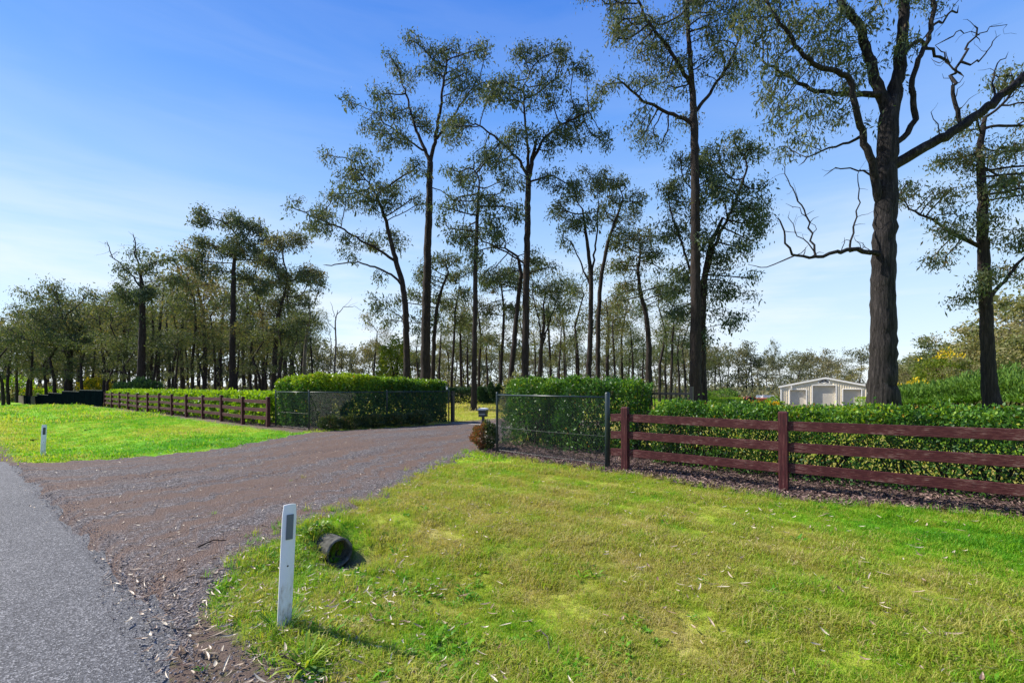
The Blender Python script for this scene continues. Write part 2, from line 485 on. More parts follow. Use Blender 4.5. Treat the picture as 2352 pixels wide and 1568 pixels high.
def lawn_attr(x, y):
    """(dryness 0 lush .. 1 straw, bare soil 0..1) of the turf at x, y: a dry middle, lush strips beside the fence and the ditch"""
    x = np.asarray(x, float); y = np.asarray(y, float)
    s, t = ST(x, y)
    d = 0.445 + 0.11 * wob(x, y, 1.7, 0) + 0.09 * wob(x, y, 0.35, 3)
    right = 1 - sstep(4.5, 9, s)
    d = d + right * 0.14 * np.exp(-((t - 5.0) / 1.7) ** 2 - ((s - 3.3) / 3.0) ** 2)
    d = d - right * 0.25 * np.exp(-((t - 6.6) / 0.75) ** 2) * (1 - sstep(-0.5, 2.6, s))
    d = d - right * 0.16 * (1 - sstep(-1.4, 0.8, s))
    d = d - right * 0.13 * np.exp(-((t - 2.2) / 0.7) ** 2) * (0.6 + 0.6 * wob(x, y, 0.9, 4))
    left = sstep(11.5, 13.5, s) * (t < 8)
    d = d - left * 0.19 - left * 0.20 * np.exp(-((s - 15.6) / 2.2) ** 2 - ((t - 5.0) / 2.4) ** 2)
    d = d + left * 0.16 * np.exp(-((t - 1.3) / 0.9) ** 2) + left * 0.12 * np.exp(-((s - 20) / 3.0) ** 2 - ((t - 6.2) / 1.3) ** 2)
    d = np.where((t > 9.5), 0.55 + 0.12 * wob(x, y, 3.0, 0), d)
    d = np.where((x > 12) & (t > 9.5), 0.33 + 0.08 * wob(x, y, 4.0, 0), d)
    soil = (1 - sstep(1.05, 1.75, t + 0.30 * wob(x, y, 0.8, 5))) * right
    soil = np.maximum(soil, (1 - sstep(0.95, 1.25, t + 0.2 * wob(x, y, 0.8, 5))) * (t < 3))
    soil = np.maximum(soil, 0.9 * sstep(0.35, 0.8, wob(x, y, 0.8, 4)) * np.exp(-((t - 1.8) / 0.6) ** 2) * right)
    soil = np.maximum(soil, 0.3 * sstep(0.62, 0.95, wob(x, y, 0.55, 3) + 0.35 * wob(x, y, 0.2, 1)) * right * (t < 7))
    te = mulch_edge(s)
    mul = sstep(-0.16, 0.16, t - te + 0.12 * wob(x, y, 0.7, 2)) * (1 - sstep(10.4, 11.0, t)) * (s < 8.3)
    mul = np.maximum(mul, sstep(7.4, 7.8, t + 0.12 * wob(x, y, 0.7, 2)) * (1 - sstep(9.6, 10.4, t)) * (s > 15.6) * (s < 50))
    mul = np.maximum(mul, sstep(13.7, 14.3, t) * (1 - sstep(17.5, 20, t + 0.8 * wob(x, y, 1.5, 2))) * (s > 8.5) * (s < 15.0) * 0.85)
    soil = np.maximum(soil, mul)
    woods = np.maximum(sstep(44, 56, np.hypot(x, y)) * (x < 12) * (t > 9.5), sstep(74, 84, np.hypot(x, y)) * (t > 12) * 1.6)
    soil = np.maximum(soil, 0.5 * woods)
    soil = np.maximum(soil, np.exp(-((s - 4.4) / 0.42) ** 4 - ((t - 2.76) / 0.24) ** 4))
    bounce_apron = sstep(14, 9, np.hypot(x - 40.0, (y - 60.0) * 0.8)) if False else 1 - sstep(9, 15, np.hypot(x - 41.0, (y - 60.0) * 0.9))  # unseen bare patch added to keep green lawn bounce off the shed
    soil = np.maximum(soil, bounce_apron)
    return np.clip(d, 0, 1), np.clip(soil, 0, 1)

def in_drive(s, t, pad=0.0):
    jig = 0.10 * np.sin(t * 7.3) + 0.07 * np.sin(t * 17.1 + 1.3) + 0.05 * np.sin(t * 31 + 2)
    return (t > 0.9) & (t < 18.5) & (s > drive_r(t) + jig * 0.9 - pad) & (s < drive_l(t) + jig - 0.1 + pad)

def ground_mesh():
    th = np.concatenate([np.linspace(-62, 62, 330), np.linspace(62, 298, 70)[1:-1]])
    th = np.radians(th)
    rr = np.concatenate([[0.35], np.geomspace(0.8, 70, 230), np.geomspace(70, 5200, 45)[1:]])
    X = rr[:, None] * np.sin(th)[None]; Y = rr[:, None] * np.cos(th)[None]
    Z = gh(X, Y)
    s_, t_ = ST(X, Y)
    Z = np.where((np.abs(t_ - 2.76) < 0.128) & (s_ > 4.58) & (s_ < 5.5), -0.36, Z)      # the bore of the drain pipe
    n = len(th); k = len(rr)
    v = np.stack([X, Y, Z], -1).reshape(-1, 3)
    v = np.concatenate([v, [[0, 0, 0]]])
    me = bpy.data.meshes.new('ground')
    i = np.arange(k - 1)[:, None] * n; j = np.arange(n)[None]; j2 = (j + 1) % n
    q = np.stack([i + j, i + n + j, i + n + j2, i + j2], -1).reshape(-1, 4)
    faces = q.tolist() + [(k * n, int(a), int(b)) for a, b in zip(np.arange(n), np.roll(np.arange(n), -1))]
    me.from_pydata(v.tolist(), [], faces)
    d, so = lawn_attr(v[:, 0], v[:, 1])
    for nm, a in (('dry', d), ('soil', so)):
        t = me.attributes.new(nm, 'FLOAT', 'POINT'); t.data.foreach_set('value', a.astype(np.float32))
    me.polygons.foreach_set('use_smooth', np.ones(len(me.polygons), bool))
    return me

def ground_material():
    m, n, l, b = mat_base('turf_and_soil')
    v = coords(n, l, 'Object')
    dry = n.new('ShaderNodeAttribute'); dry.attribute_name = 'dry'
    soil = n.new('ShaderNodeAttribute'); soil.attribute_name = 'soil'
    nz = noise(n, l, 9, 6, v, 0.7)
    nf = noise(n, l, 70, 4, v, 0.7)
    def math_(op, a, bb):
        k = n.new('ShaderNodeMath'); k.operation = op
        for i, q in enumerate((a, bb)):
            if isinstance(q, (int, float)): k.inputs[i].default_value = q
            else: l.new(q, k.inputs[i])
        return k.outputs[0]
    w = math_('MULTIPLY', math_('SUBTRACT', nz.outputs['Fac'], 0.5), 0.35)
    w2 = math_('MULTIPLY', math_('SUBTRACT', nf.outputs['Fac'], 0.5), 0.5)
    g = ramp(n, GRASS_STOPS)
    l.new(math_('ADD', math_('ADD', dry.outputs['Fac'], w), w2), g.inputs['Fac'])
    so = ramp(n, [(0.25, (0.055, 0.038, 0.032)), (0.5, (0.13, 0.095, 0.078)), (0.75, (0.22, 0.165, 0.13))])
    l.new(math_('ADD', math_('MULTIPLY', nz.outputs['Fac'], 0.5), math_('MULTIPLY', nf.outputs['Fac'], 0.5)), so.inputs['Fac'])
    mx = n.new('ShaderNodeMixRGB')
    f = math_('ADD', soil.outputs['Fac'], math_('MULTIPLY', math_('SUBTRACT', nz.outputs['Fac'], 0.5), 0.8))
    cl = n.new('ShaderNodeClamp'); l.new(f, cl.inputs['Value'])
    fs = math_('MULTIPLY', cl.outputs[0], math_('GREATER_THAN', soil.outputs['Fac'], 0.02))
    l.new(fs, mx.inputs['Fac'])
    l.new(g.outputs['Color'], mx.inputs['Color1']); l.new(so.outputs['Color'], mx.inputs['Color2'])
    l.new(mx.outputs['Color'], b.inputs['Base Color'])
    b.inputs['Roughness'].default_value = 0.95
    b.inputs['Specular IOR Level'].default_value = 0.1
    bump(n, l, b, nf.outputs['Fac'], 0.8, 0.03)
    return m

g = bpy.data.objects.new('ground', ground_mesh())
g.data.materials.append(ground_material())
COL.objects.link(g)
tag(g, kind='structure')

def strip(name, rows, cols, fn, mat, lift):
    """grid sheet: fn(u, v) -> s, t arrays, laid lift metres over the ground"""
    u, v = np.meshgrid(np.linspace(0, 1, cols), np.linspace(0, 1, rows))
    s, t = fn(u, v)
    x = s * US[0] + t * UT[0]; y = s * US[1] + t * UT[1]
    z = gh(x, y) + (lift(s, t, u, v) if callable(lift) else lift)
    me = bpy.data.meshes.new(name)
    i = np.arange(rows - 1)[:, None] * cols; j = np.arange(cols - 1)[None]
    q = np.stack([i + j, i + j + 1, i + cols + j + 1, i + cols + j], -1).reshape(-1, 4)
    me.from_pydata(np.stack([x, y, z], -1).reshape(-1, 3).tolist(), [], q.tolist())
    me.polygons.foreach_set('use_smooth', np.ones(len(me.polygons), bool))
    ln = me.attributes.new('lane', 'FLOAT_VECTOR', 'POINT')
    ln.data.foreach_set('vector', np.stack([u * 15.0, t * 0.20, 0 * u], -1).astype(np.float32).reshape(-1))
    o = bpy.data.objects.new(name, me)
    o.data.materials.append(mat)
    COL.objects.link(o)
    return tag(o, kind='structure')

def asphalt_material():
    m, n, l, b = mat_base('old_chip_seal_asphalt')
    v = coords(n, l, 'Object')
    vo = n.new('ShaderNodeTexVoronoi'); vo.inputs['Scale'].default_value = 120
    l.new(v, vo.inputs['Vector'])
    nz = noise(n, l, 0.9, 5, v, 0.6)
    nf = noise(n, l, 55, 3, v, 0.7)
    cr = ramp(n, [(0.0, (0.040, 0.041, 0.044)), (0.45, (0.088, 0.089, 0.094)), (0.8, (0.14, 0.141, 0.147)), (1.0, (0.32, 0.32, 0.32))])
    sep = n.new('ShaderNodeSeparateColor'); l.new(vo.outputs['Color'], sep.inputs['Color'])
    l.new(sep.outputs[0], cr.inputs['Fac'])
    t = ramp(n, [(0.3, (0.78, 0.78, 0.80)), (0.7, (1.15, 1.13, 1.12))])
    l.new(nz.outputs['Fac'], t.inputs['Fac'])
    mu = n.new('ShaderNodeMixRGB'); mu.blend_type = 'MULTIPLY'; mu.inputs['Fac'].default_value = 1
    l.new(cr.outputs['Color'], mu.inputs['Color1']); l.new(t.outputs['Color'], mu.inputs['Color2'])
    l.new(mu.outputs['Color'], b.inputs['Base Color'])
    b.inputs['Roughness'].default_value = 0.75
    b.inputs['Specular IOR Level'].default_value = 0.15
    bump(n, l, b, vo.outputs['Distance'], 0.7, 0.008)
    return m

def gravel_material():
    m, n, l, b = mat_base('driveway_gravel')
    along = math.atan2(UT[1], UT[0])
    v = coords(n, l, 'Object')
    lane = n.new('ShaderNodeAttribute'); lane.attribute_name = 'lane'
    vt = lane.outputs['Vector']
    vo = n.new('ShaderNodeTexVoronoi'); vo.inputs['Scale'].default_value = 60
    l.new(v, vo.inputs['Vector'])
    sep = n.new('ShaderNodeSeparateColor'); l.new(vo.outputs['Color'], sep.inputs['Color'])
    cr = ramp(n, [(0.0, (0.036, 0.031, 0.031)), (0.5, (0.100, 0.088, 0.087)), (0.85, (0.19, 0.17, 0.166)), (1.0, (0.40, 0.36, 0.34))])
    l.new(sep.outputs[0], cr.inputs['Fac'])
    tr = noise(n, l, 1.25, 6, vt, 0.62, 0.25)
    dirt = ramp(n, [(0.25, (0.075, 0.043, 0.031)), (0.55, (0.158, 0.106, 0.082)), (0.9, (0.27, 0.195, 0.155))])
    nf = noise(n, l, 45, 5, v, 0.7)
    l.new(nf.outputs['Fac'], dirt.inputs['Fac'])
    fr = ramp(n, [(0.43, (0.05, 0.05, 0.05)), (0.56, (0.95, 0.95, 0.95))])
    l.new(tr.outputs['Fac'], fr.inputs['Fac'])
    mx = n.new('ShaderNodeMixRGB')
    l.new(fr.outputs['Color'], mx.inputs['Fac'])
    l.new(cr.outputs['Color'], mx.inputs['Color1']); l.new(dirt.outputs['Color'], mx.inputs['Color2'])
    l.new(mx.outputs['Color'], b.inputs['Base Color'])
    b.inputs['Roughness'].default_value = 0.9
    b.inputs['Specular IOR Level'].default_value = 0.2
    ad = n.new('ShaderNodeMath'); ad.operation = 'MULTIPLY_ADD'; ad.inputs[1].default_value = 2.0
    l.new(tr.outputs['Fac'], ad.inputs[0]); l.new(vo.outputs['Distance'], ad.inputs[2])
    bump(n, l, b, ad.outputs[0], 1.0, 0.02)
    return m

def road_fn(u, v):
    s = -60 + 260 * v ** 1.0
    e = 0.95 + 0.07 * np.sin(s * 1.9) + 0.05 * np.sin(s * 4.7 + 1) + 0.03 * np.sin(s * 11.3 + 2) + 0.12 * np.exp(-((s - 8.9) / 0.5) ** 2) - 0.2 * np.exp(-((s - 7.9) / 0.35) ** 2)
    e = e + 0.3 * sstep(3.2, 3.9, s) * (1 - sstep(14.2, 14.9, s))
    return s, -5.4 + (e + 5.4) * u
strip('road', 1600, 14, road_fn, asphalt_material(), lambda s, t, u, v: 0.010 - 0.012 * (u > 0.999))

def drive_fn(u, v):
    t = 0.93 + 17.6 * v + 0.065 * (1 - sstep(0, 0.06, v)) * (np.sin(u * 31) + 0.6 * np.sin(u * 83 + 1) + 0.35 * np.sin(u * 171))
    jig = 0.10 * np.sin(t * 7.3) + 0.07 * np.sin(t * 17.1 + 1.3) + 0.05 * np.sin(t * 31 + 2)
    a, b_ = drive_r(t) + jig * 0.9 - 0.15, drive_l(t) + jig + 0.1
    s = a + (b_ - a) * u
    return s, t
def drive_lift(s, t, u, v):
    ruts = -0.018 * (np.exp(-((s - 8.6 - 0.09 * t) / 0.28) ** 2) + np.exp(-((s - 10.2 - 0.09 * t) / 0.28) ** 2))
    edge = np.minimum(u, 1 - u)
    body = 0.016 + ruts * 0.5 * sstep(1.2, 2.5, t) + 0.006 * np.sin(s * 5 + t * 1.3) * sstep(1.3, 2, t)
    return 0.003 + (body + 0.005) * sstep(0, 0.03, edge) * sstep(0, 0.022, v) - 0.012 * (1 - sstep(0, 0.015, edge)) 
strip('driveway', 330, 110, drive_fn, gravel_material(), drive_lift)
thr = MB()
for k in range(6):
    a = np.array(P(8.9 + k * 0.93, 13.9)); b_ = np.array(P(8.9 + (k + 1) * 0.93 - 0.012, 13.9))
    c = (a + b_) / 2
    thr.box((c[0], c[1], gz(*c) + 0.0), (0.92, 0.22, 0.08), math.atan2(US[1], US[0]))
tag(thr.build('concrete_threshold', M['concrete'], bevel=0.008), kind='structure')

# ------------------------------------------------------------------ scatter helper (grass, litter, stones: stuff)
def scatter(name, pts, rot, scl, tint, protos, label=None):
    me = bpy.data.meshes.new(name)
    n = len(pts)
    me.vertices.add(n)
    me.vertices.foreach_set('co', np.asarray(pts, np.float32).reshape(-1))
    for nm, ty, a in (('rot', 'FLOAT_VECTOR', rot), ('scl', 'FLOAT', scl), ('tint', 'FLOAT', tint)):
        at_ = me.attributes.new(nm, ty, 'POINT')
        at_.data.foreach_set('vector' if ty == 'FLOAT_VECTOR' else 'value', np.asarray(a, np.float32).reshape(-1))
    o = bpy.data.objects.new(name, me)
    COL.objects.link(o)
    ng = bpy.data.node_groups.new(name, 'GeometryNodeTree')
    ng.interface.new_socket('Geometry', in_out='INPUT', socket_type='NodeSocketGeometry')
    ng.interface.new_socket('Geometry', in_out='OUTPUT', socket_type='NodeSocketGeometry')
    N, L = ng.nodes, ng.links
    gi, go = N.new('NodeGroupInput'), N.new('NodeGroupOutput')
    jn = N.new('GeometryNodeJoinGeometry')
    for p in protos:
        oi = N.new('GeometryNodeObjectInfo')
        oi.inputs['Object'].default_value = p
        oi.inputs['As Instance'].default_value = True
        L.new(oi.outputs['Geometry'], jn.inputs['Geometry'])
    ip = N.new('GeometryNodeInstanceOnPoints')
    ip.inputs['Pick Instance'].default_value = True
    def named(nm, ty):
        k = N.new('GeometryNodeInputNamedAttribute'); k.data_type = ty; k.inputs['Name'].default_value = nm
        return k.outputs['Attribute']
    L.new(gi.outputs[0], ip.inputs['Points'])
    L.new(jn.outputs[0], ip.inputs['Instance'])
    L.new(named('rot', 'FLOAT_VECTOR'), ip.inputs['Rotation'])
    L.new(named('scl', 'FLOAT'), ip.inputs['Scale'])
    L.new(ip.outputs[0], go.inputs[0])
    md = o.modifiers.new('scatter', 'NODES'); md.node_group = ng
    return tag(o, label, kind='stuff')

def proto(name, me, mat):
    o = bpy.data.objects.new(name, me)
    me.materials.append(mat)
    return o

def tuft(nb, hmin, hmax, spread, wid, lean, curl=0.5):
    me = bpy.data.meshes.new('grass_tuft')
    vs, fs = [], []
    for _ in range(nb):
        a, r = rng.uniform(0, 6.28), spread * math.sqrt(rng.uniform())
        b0 = np.array([math.cos(a) * r, math.sin(a) * r, -0.004])
        h = rng.uniform(hmin, hmax)
        az = rng.uniform(0, 6.28)
        d = np.array([math.cos(az), math.sin(az), 0])
        w = np.array([-d[1], d[0], 0]) * wid * 0.5
        le = rng.uniform(0.15, 1) * lean
        m_ = b0 + d * h * le * 0.45 + np.array([0, 0, h * 0.62])
        tip = b0 + d * h * le * (0.9 + curl) + np.array([0, 0, h * (1 - 0.35 * le)])
        i = len(vs)
        vs += [b0 - w, b0 + w, m_ + w * 0.8, m_ - w * 0.8, tip]
        fs += [(i, i + 1, i + 2, i + 3), (i + 3, i + 2, i + 4)]
    me.from_pydata([tuple(v) for v in vs], [], fs)
    return me
T_SHORT = [proto('grass_tuft', tuft(24, 0.015, 0.058, 0.070, 0.0042, 1.0), M['blade']) for _ in range(4)]
T_LUSH = [proto('lush_tuft', tuft(26, 0.030, 0.085, 0.060, 0.0050, 0.7), M['blade']) for _ in range(3)]
T_FAR = [proto('far_tuft', tuft(26, 0.02, 0.055, 0.20, 0.011, 0.9), M['blade']) for _ in range(3)]

def cloud(n, r0, r1, a0=-52, a1=54, power=1.0):
    """points seen from the camera: denser close by"""
    u = rng.uniform(0, 1, n)
    r = r0 * (r1 / r0) ** u if power == 0 else (r0 ** power + u * (r1 ** power - r0 ** power)) ** (1 / power)
    a = np.radians(rng.uniform(a0, a1, n))
    return r * np.sin(a), r * np.cos(a)

def blocked(s, t):
    """where the pipe lies"""
    return (np.abs(t - 2.76) < 0.2) & (s > 4.05) & (s < 4.72)

def grass(name, n, r0, r1, protos, smin, smax, power, lush=False, a0=-52, a1=54):
    x, y = cloud(n, r0, r1, a0, a1, power)
    s, t = ST(x, y)
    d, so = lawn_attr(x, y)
    keep = (t > 1.0) & ~in_drive(s, t, 0.03) & (rng.uniform(0, 1, n) > so * 1.08) & ~blocked(s, t)
    if lush:
        keep &= (d < 0.36 + 0.05 * rng.normal(size=n)) & (wob(x, y, 0.7, 2) > 0.05)
    x, y, d = x[keep], y[keep], d[keep]
    k = len(x)
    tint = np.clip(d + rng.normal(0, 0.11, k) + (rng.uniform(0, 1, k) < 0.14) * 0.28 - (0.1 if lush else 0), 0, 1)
    rot = np.stack([rng.normal(0, 0.12, k), rng.normal(0, 0.12, k), rng.uniform(0, 6.28, k)], 1)
    scatter(name, np.stack([x, y, gh(x, y)], 1), rot, rng.uniform(smin, smax, k) * (1 + 0.5 * np.clip(wob(x, y, 0.24, 5), -1, 1.2)), tint, protos)
grass('grass', 52000, 1.6, 9.5, T_SHORT, 0.75, 1.35, 1.45)
grass('long_grass', 9000, 1.6, 9.0, T_LUSH, 0.6, 1.1, 1.4, True)
grass('verge_grass', 30000, 8.5, 34, T_FAR, 0.8, 1.5, 1.4, False, -54, 54)
grass('far_grass', 14000, 30, 75, T_FAR, 2.0, 3.4, 1.3, False, -54, 54)

def rosette(n, L, W):
    vs, fs = [], []
    for i in range(n):
        a = rng.uniform(0, 6.28); l_ = L * rng.uniform(0.5, 1.1); e = rng.uniform(0.15, 0.8)
        d = np.array([math.cos(a), math.sin(a), 0]); w = np.array([-d[1], d[0], 0]) * W * rng.uniform(0.35, 0.6)
        o_ = np.array([*rng.normal(0, L * 0.35, 2), 0])
        k = len(vs)
        vs += [o_, o_ + d * l_ * 0.55 + w + np.array([0, 0, l_ * e * 0.7]), o_ + d * l_ + np.array([0, 0, l_ * e * 0.75]), o_ + d * l_ * 0.55 - w + np.array([0, 0, l_ * e * 0.7])]
        fs.append((k, k + 1, k + 2, k + 3))
    me = bpy.data.meshes.new('turf_weed'); me.from_pydata([tuple(v) for v in vs], [], fs)
    return proto('turf_weed', me, M['blade'])
WEEDS = [rosette(16, 0.05, 0.022), rosette(12, 0.075, 0.018), rosette(20, 0.04, 0.026)]
x, y = cloud(9000, 1.7, 9, -52, 54, 1.2)
s, t = ST(x, y)
d, so = lawn_attr(x, y)
pw = 0.10 + 0.75 * np.exp(-((t - 2.0) / 0.8) ** 2) * (s > 1.5) + 0.30 * np.exp(-((t - 2.4) / 0.9) ** 2)
keep = (t > 1.15) & (s < 9) & (t < 7.4) & ~in_drive(s, t, -0.1) & ~blocked(s, t) & (wob(x, y, 0.42, 1) + 0.5 * wob(x, y, 0.17, 0) > 0.25) & (rng.uniform(0, 1, len(x)) < pw) & (so < 0.75)
k = int(keep.sum())
scatter('turf_weeds', np.stack([x[keep], y[keep], gh(x[keep], y[keep]) + 0.006], 1), np.stack([rng.normal(0, .12, k), rng.normal(0, .12, k), rng.uniform(0, 6.28, k)], 1), rng.uniform(0.5, 1.25, k), np.clip(rng.normal(0.12, 0.10, k), 0, 0.5), WEEDS)
# longer grass left by the mower along the bed, the posts and the ditch
x, y = cloud(26000, 1.9, 13, -52, 54, 1.2)
s, t = ST(x, y)
pe = 0.8 * np.exp(-((t - mulch_edge(s)) / 0.14) ** 2) * (s < 8) + 0.35 * np.exp(-((t - 2.75) / 0.5) ** 2) * (np.abs(s - 4.3) < 1.3) + 0.25 * (np.abs(s - drive_r(t)) < 0.22) * (t > 1.4) + 0.9 * np.exp(-((s - 3.1) / 0.16) ** 2 - ((t - 1.45) / 0.16) ** 2)
pe = pe + 0.05 * (wob(x, y, 0.5, 2) > 0.75) * (t > 1.6) * (t < 7.3)
keep = (rng.uniform(0, 1, len(x)) < pe) & (t > 1.2) & ~blocked(s, t) & (s < 8.2)
k = int(keep.sum()); d, so = lawn_attr(x[keep], y[keep])
T_LONG = [proto('long_tuft', tuft(18, 0.05, 0.16, 0.045, 0.0045, 0.75), M['blade']) for _ in range(3)]
scatter('edge_grass', np.stack([x[keep], y[keep], gh(x[keep], y[keep])], 1), np.stack([rng.normal(0, .12, k), rng.normal(0, .12, k), rng.uniform(0, 6.28, k)], 1), rng.uniform(0.5, 1.1, k), np.clip(d - 0.05 + rng.normal(0, 0.14, k), 0, 1), T_LONG)

def leaf_proto(L, W, bend, name, mat, seg=5):
    vs, fs = [], []
    for i in range(seg + 1):
        u = i / seg
        w = W * 0.5 * math.sin(math.pi * (0.04 + 0.94 * u)) ** 0.8
        x = L * (u - 0.5)
        z = bend * L * (4 * (u - 0.5) ** 2) + 0.004
        y = 0.22 * L * (u - 0.5) ** 2
        vs += [(x, y - w, z + w * 0.5), (x, y, z), (x, y + w, z + w * 0.5)]
    for i in range(seg):
        a = i * 3
        fs += [(a, a + 3, a + 4, a + 1), (a + 1, a + 4, a + 5, a + 2)]
    me = bpy.data.meshes.new(name)
    me.from_pydata(vs, [], fs)
    return proto(name, me, mat)
L_GUM = [leaf_proto(0.11, 0.020, 0.12, 'fallen_leaf', M['litter']), leaf_proto(0.09, 0.024, 0.2, 'fallen_leaf', M['litter']), leaf_proto(0.13, 0.017, 0.06, 'fallen_leaf', M['litter']), leaf_proto(0.06, 0.026, 0.15, 'fallen_leaf', M['litter'])]
CHIPS = [leaf_proto(0.07, 0.022, 0.06, 'bark_chip', M['bark_chip'], 3), leaf_proto(0.09, 0.016, 0.12, 'bark_chip', M['bark_chip'], 3), leaf_proto(0.05, 0.03, 0.1, 'bark_chip', M['bark_chip'], 3)]

def litter(name, x, y, lift, tint, smin, smax, protos, tilt=0.22):
    k = len(x)
    rot = np.stack([rng.normal(0, tilt, k), rng.normal(0, tilt, k), rng.uniform(0, 6.28, k)], 1)
    scatter(name, np.stack([x, y, gh(x, y) + lift], 1), rot, rng.uniform(smin, smax, k), np.clip(tint, 0, 1), protos)

x, y = cloud(21000, 1.7, 20, -54, 54, 1.0)
s, t = ST(x, y)
dens = 0.16 + 0.16 * wob(x, y, 1.1, 1) + 1.3 * np.exp(-((s - 4.0) / 1.2) ** 2 - ((t - 1.9) / 0.9) ** 2) + 0.6 * np.exp(-((s - 3.2) / 1.2) ** 2 - ((t - 1.1) / 0.35) ** 2) + 0.18 * in_drive(s, t) + 0.55 * (np.abs(s - drive_l(t)) < 0.35) * (t > 1)
dens = dens + 0.35 * (np.abs(s - drive_r(t)) < 0.45) * (t > 1)
keep = (t > 0.75) & (t < 14) & (rng.uniform(0, 1, len(x)) < dens) & ~blocked(s, t)
x, y, s, t = x[keep], y[keep], s[keep], t[keep]
litter('fallen_leaves', x, y, np.where(in_drive(s, t), 0.024, 0.040), rng.beta(2.6, 1.1, len(x)) - 0.25 * in_drive(s, t) * rng.uniform(0, 1, len(x)) - 0.10, 0.28, 0.85, L_GUM)
# brown bark mulch and leaf litter under the fences and in the wings
u = rng.uniform(0, 1, 26000)
s = np.where(u < 0.72, rng.uniform(-2.2, 8.3, 26000), rng.uniform(15.7, 34, 26000))
t = np.where(u < 0.72, 7.35 + 3.1 * rng.beta(1.0, 1.6, 26000), 7.6 + 2.0 * rng.uniform(0, 1, 26000))
x = s * US[0] + t * UT[0]; y = s * US[1] + t * UT[1]
keep = (t > mulch_edge(s) + 0.02 - 0.12 * wob(x, y, 0.7, 2)) & ~in_drive(s, t, -0.1)
litter('bark_mulch', x[keep], y[keep], 0.012 + 0.02 * rng.uniform(0, 1, keep.sum()), rng.beta(1.5, 2.2, keep.sum()), 0.6, 1.5, CHIPS, 0.35)
# brown needles and bark on the road shoulder
x, y = cloud(2600, 2.2, 8, -54, 10, 1.0)
s, t = ST(x, y)
keep = (t > 0.85) & (t < 1.75 + 0.25 * np.sin(s * 5)) & (s < 5.4) & (wob(x, y, 0.5, 3) > -0.25)
litter('shoulder_litter', x[keep], y[keep], 0.016, 0.15 + rng.beta(1.3, 2.0, keep.sum()) * 0.8, 0.5, 1.2, [leaf_proto(0.11, 0.005, 0.05, 'dry_needle', M['litter'], 3), leaf_proto(0.08, 0.014, 0.12, 'dry_needle', M['litter'], 3), leaf_proto(0.15, 0.006, 0.10, 'dry_needle', M['litter'], 3)])
# loose gravel
def stone_proto():
    mb = MB()
    v = np.array([(1, 0, 0), (-1, 0, 0), (0, 1, 0), (0, -1, 0), (0, 0, .7), (0, 0, -.5), (.6, .6, .35), (-.6, -.6, .3)]) * rng.uniform(0.75, 1.2, (8, 1)) * 0.011
    mb.add(v, [(0, 6, 4), (6, 2, 4), (2, 1, 4), (1, 7, 4), (7, 3, 4), (3, 0, 4), (0, 2, 6), (1, 3, 7)])
    return proto('gravel_stone', mb.mesh('gravel_stone'), M['stone'])
STONES = [stone_proto() for _ in range(4)]
x, y = cloud(90000, 2.2, 20, -54, 6, 1.0)
s, t = ST(x, y)
keep = in_drive(s, t, 0.1) | ((t > 0.75) & (t < 1.5) & (s < 5) & (rng.uniform(0, 1, len(x)) < 0.5))
keep &= wob(x * 0.5 + y * 0.5, y, 1.3, 1) > -0.5 - 0.9 * rng.uniform(0, 1, len(x))
x, y = x[keep], y[keep]
k = len(x)
scatter('loose_gravel', np.stack([x, y, gh(x, y) + 0.017], 1), np.stack([rng.normal(0, 0.4, k), rng.normal(0, 0.4, k), rng.uniform(0, 6.28, k)], 1), rng.uniform(0.35, 0.95, k), rng.beta(1.6, 2.4, k), STONES)

# ------------------------------------------------------------------ trees
def colonise(nodes, par, attract, seeds, step, kill, reach, iters=280, droop=0.0):
    """space colonisation from the given skeleton; returns nodes, parents"""
    nodes = [np.asarray(p, float) for p in nodes]; par = list(par)
    A = np.asarray(attract, float)
    ids = list(seeds)
    S = np.array([nodes[i] for i in ids])
    D = np.linalg.norm(A[:, None] - S[None], axis=2)
    near = np.array(ids)[D.argmin(1)]; dist = D.min(1)
    alive = dist > kill
    for _ in range(iters):
        use = np.where(alive & (dist < reach))[0]
        if len(use) == 0: break
        new_ids, new_pos = [], []
        order = use[np.argsort(near[use], kind='stable')]
        nn = near[order]
        cuts = np.where(np.diff(nn))[0] + 1
        for grp in np.split(order, cuts):
            i = near[grp[0]]
            d = unit(A[grp] - nodes[i]).sum(0)
            d = unit(d + rng.normal(0, 0.28, 3) * math.sqrt(len(grp)) + np.array([0, 0, droop]))
            p = nodes[i] + d * step
            new_ids.append(len(nodes)); new_pos.append(p)
            nodes.append(p); par.append(int(i))
        Np = np.array(new_pos)
        D = np.linalg.norm(A[:, None] - Np[None], axis=2)
        k = D.argmin(1); m = D[np.arange(len(A)), k]
        closer = m < dist
        stuck = alive & ~closer
        near = np.where(closer, np.array(new_ids)[k], near)
        dist = np.where(closer, m, dist)
        alive &= dist > kill
        # attractors that no longer gain from growth are dropped
        alive &= ~(stuck & (rng.uniform(0, 1, len(A)) < 0.12))
    return np.array(nodes), np.array(par)

def skeleton_radii(nodes, par, fixed, tip_r, power=2.3):
    n = len(nodes)
    tips = np.zeros(n)
    kids = np.zeros(n, int)
    for i in range(n):
        if par[i] >= 0: kids[par[i]] += 1
    w = np.where(kids == 0, 1.0, 0.0)
    for i in range(n - 1, -1, -1):
        if par[i] >= 0: w[par[i]] += w[i]
    r = tip_r * np.maximum(w, 1) ** (1 / power)
    for i in range(n):
        if i in fixed: r[i] = fixed[i]
        elif par[i] >= 0: r[i] = min(r[i], r[par[i]] * (0.72 if par[i] in fixed else 0.985))
    return r, w, kids

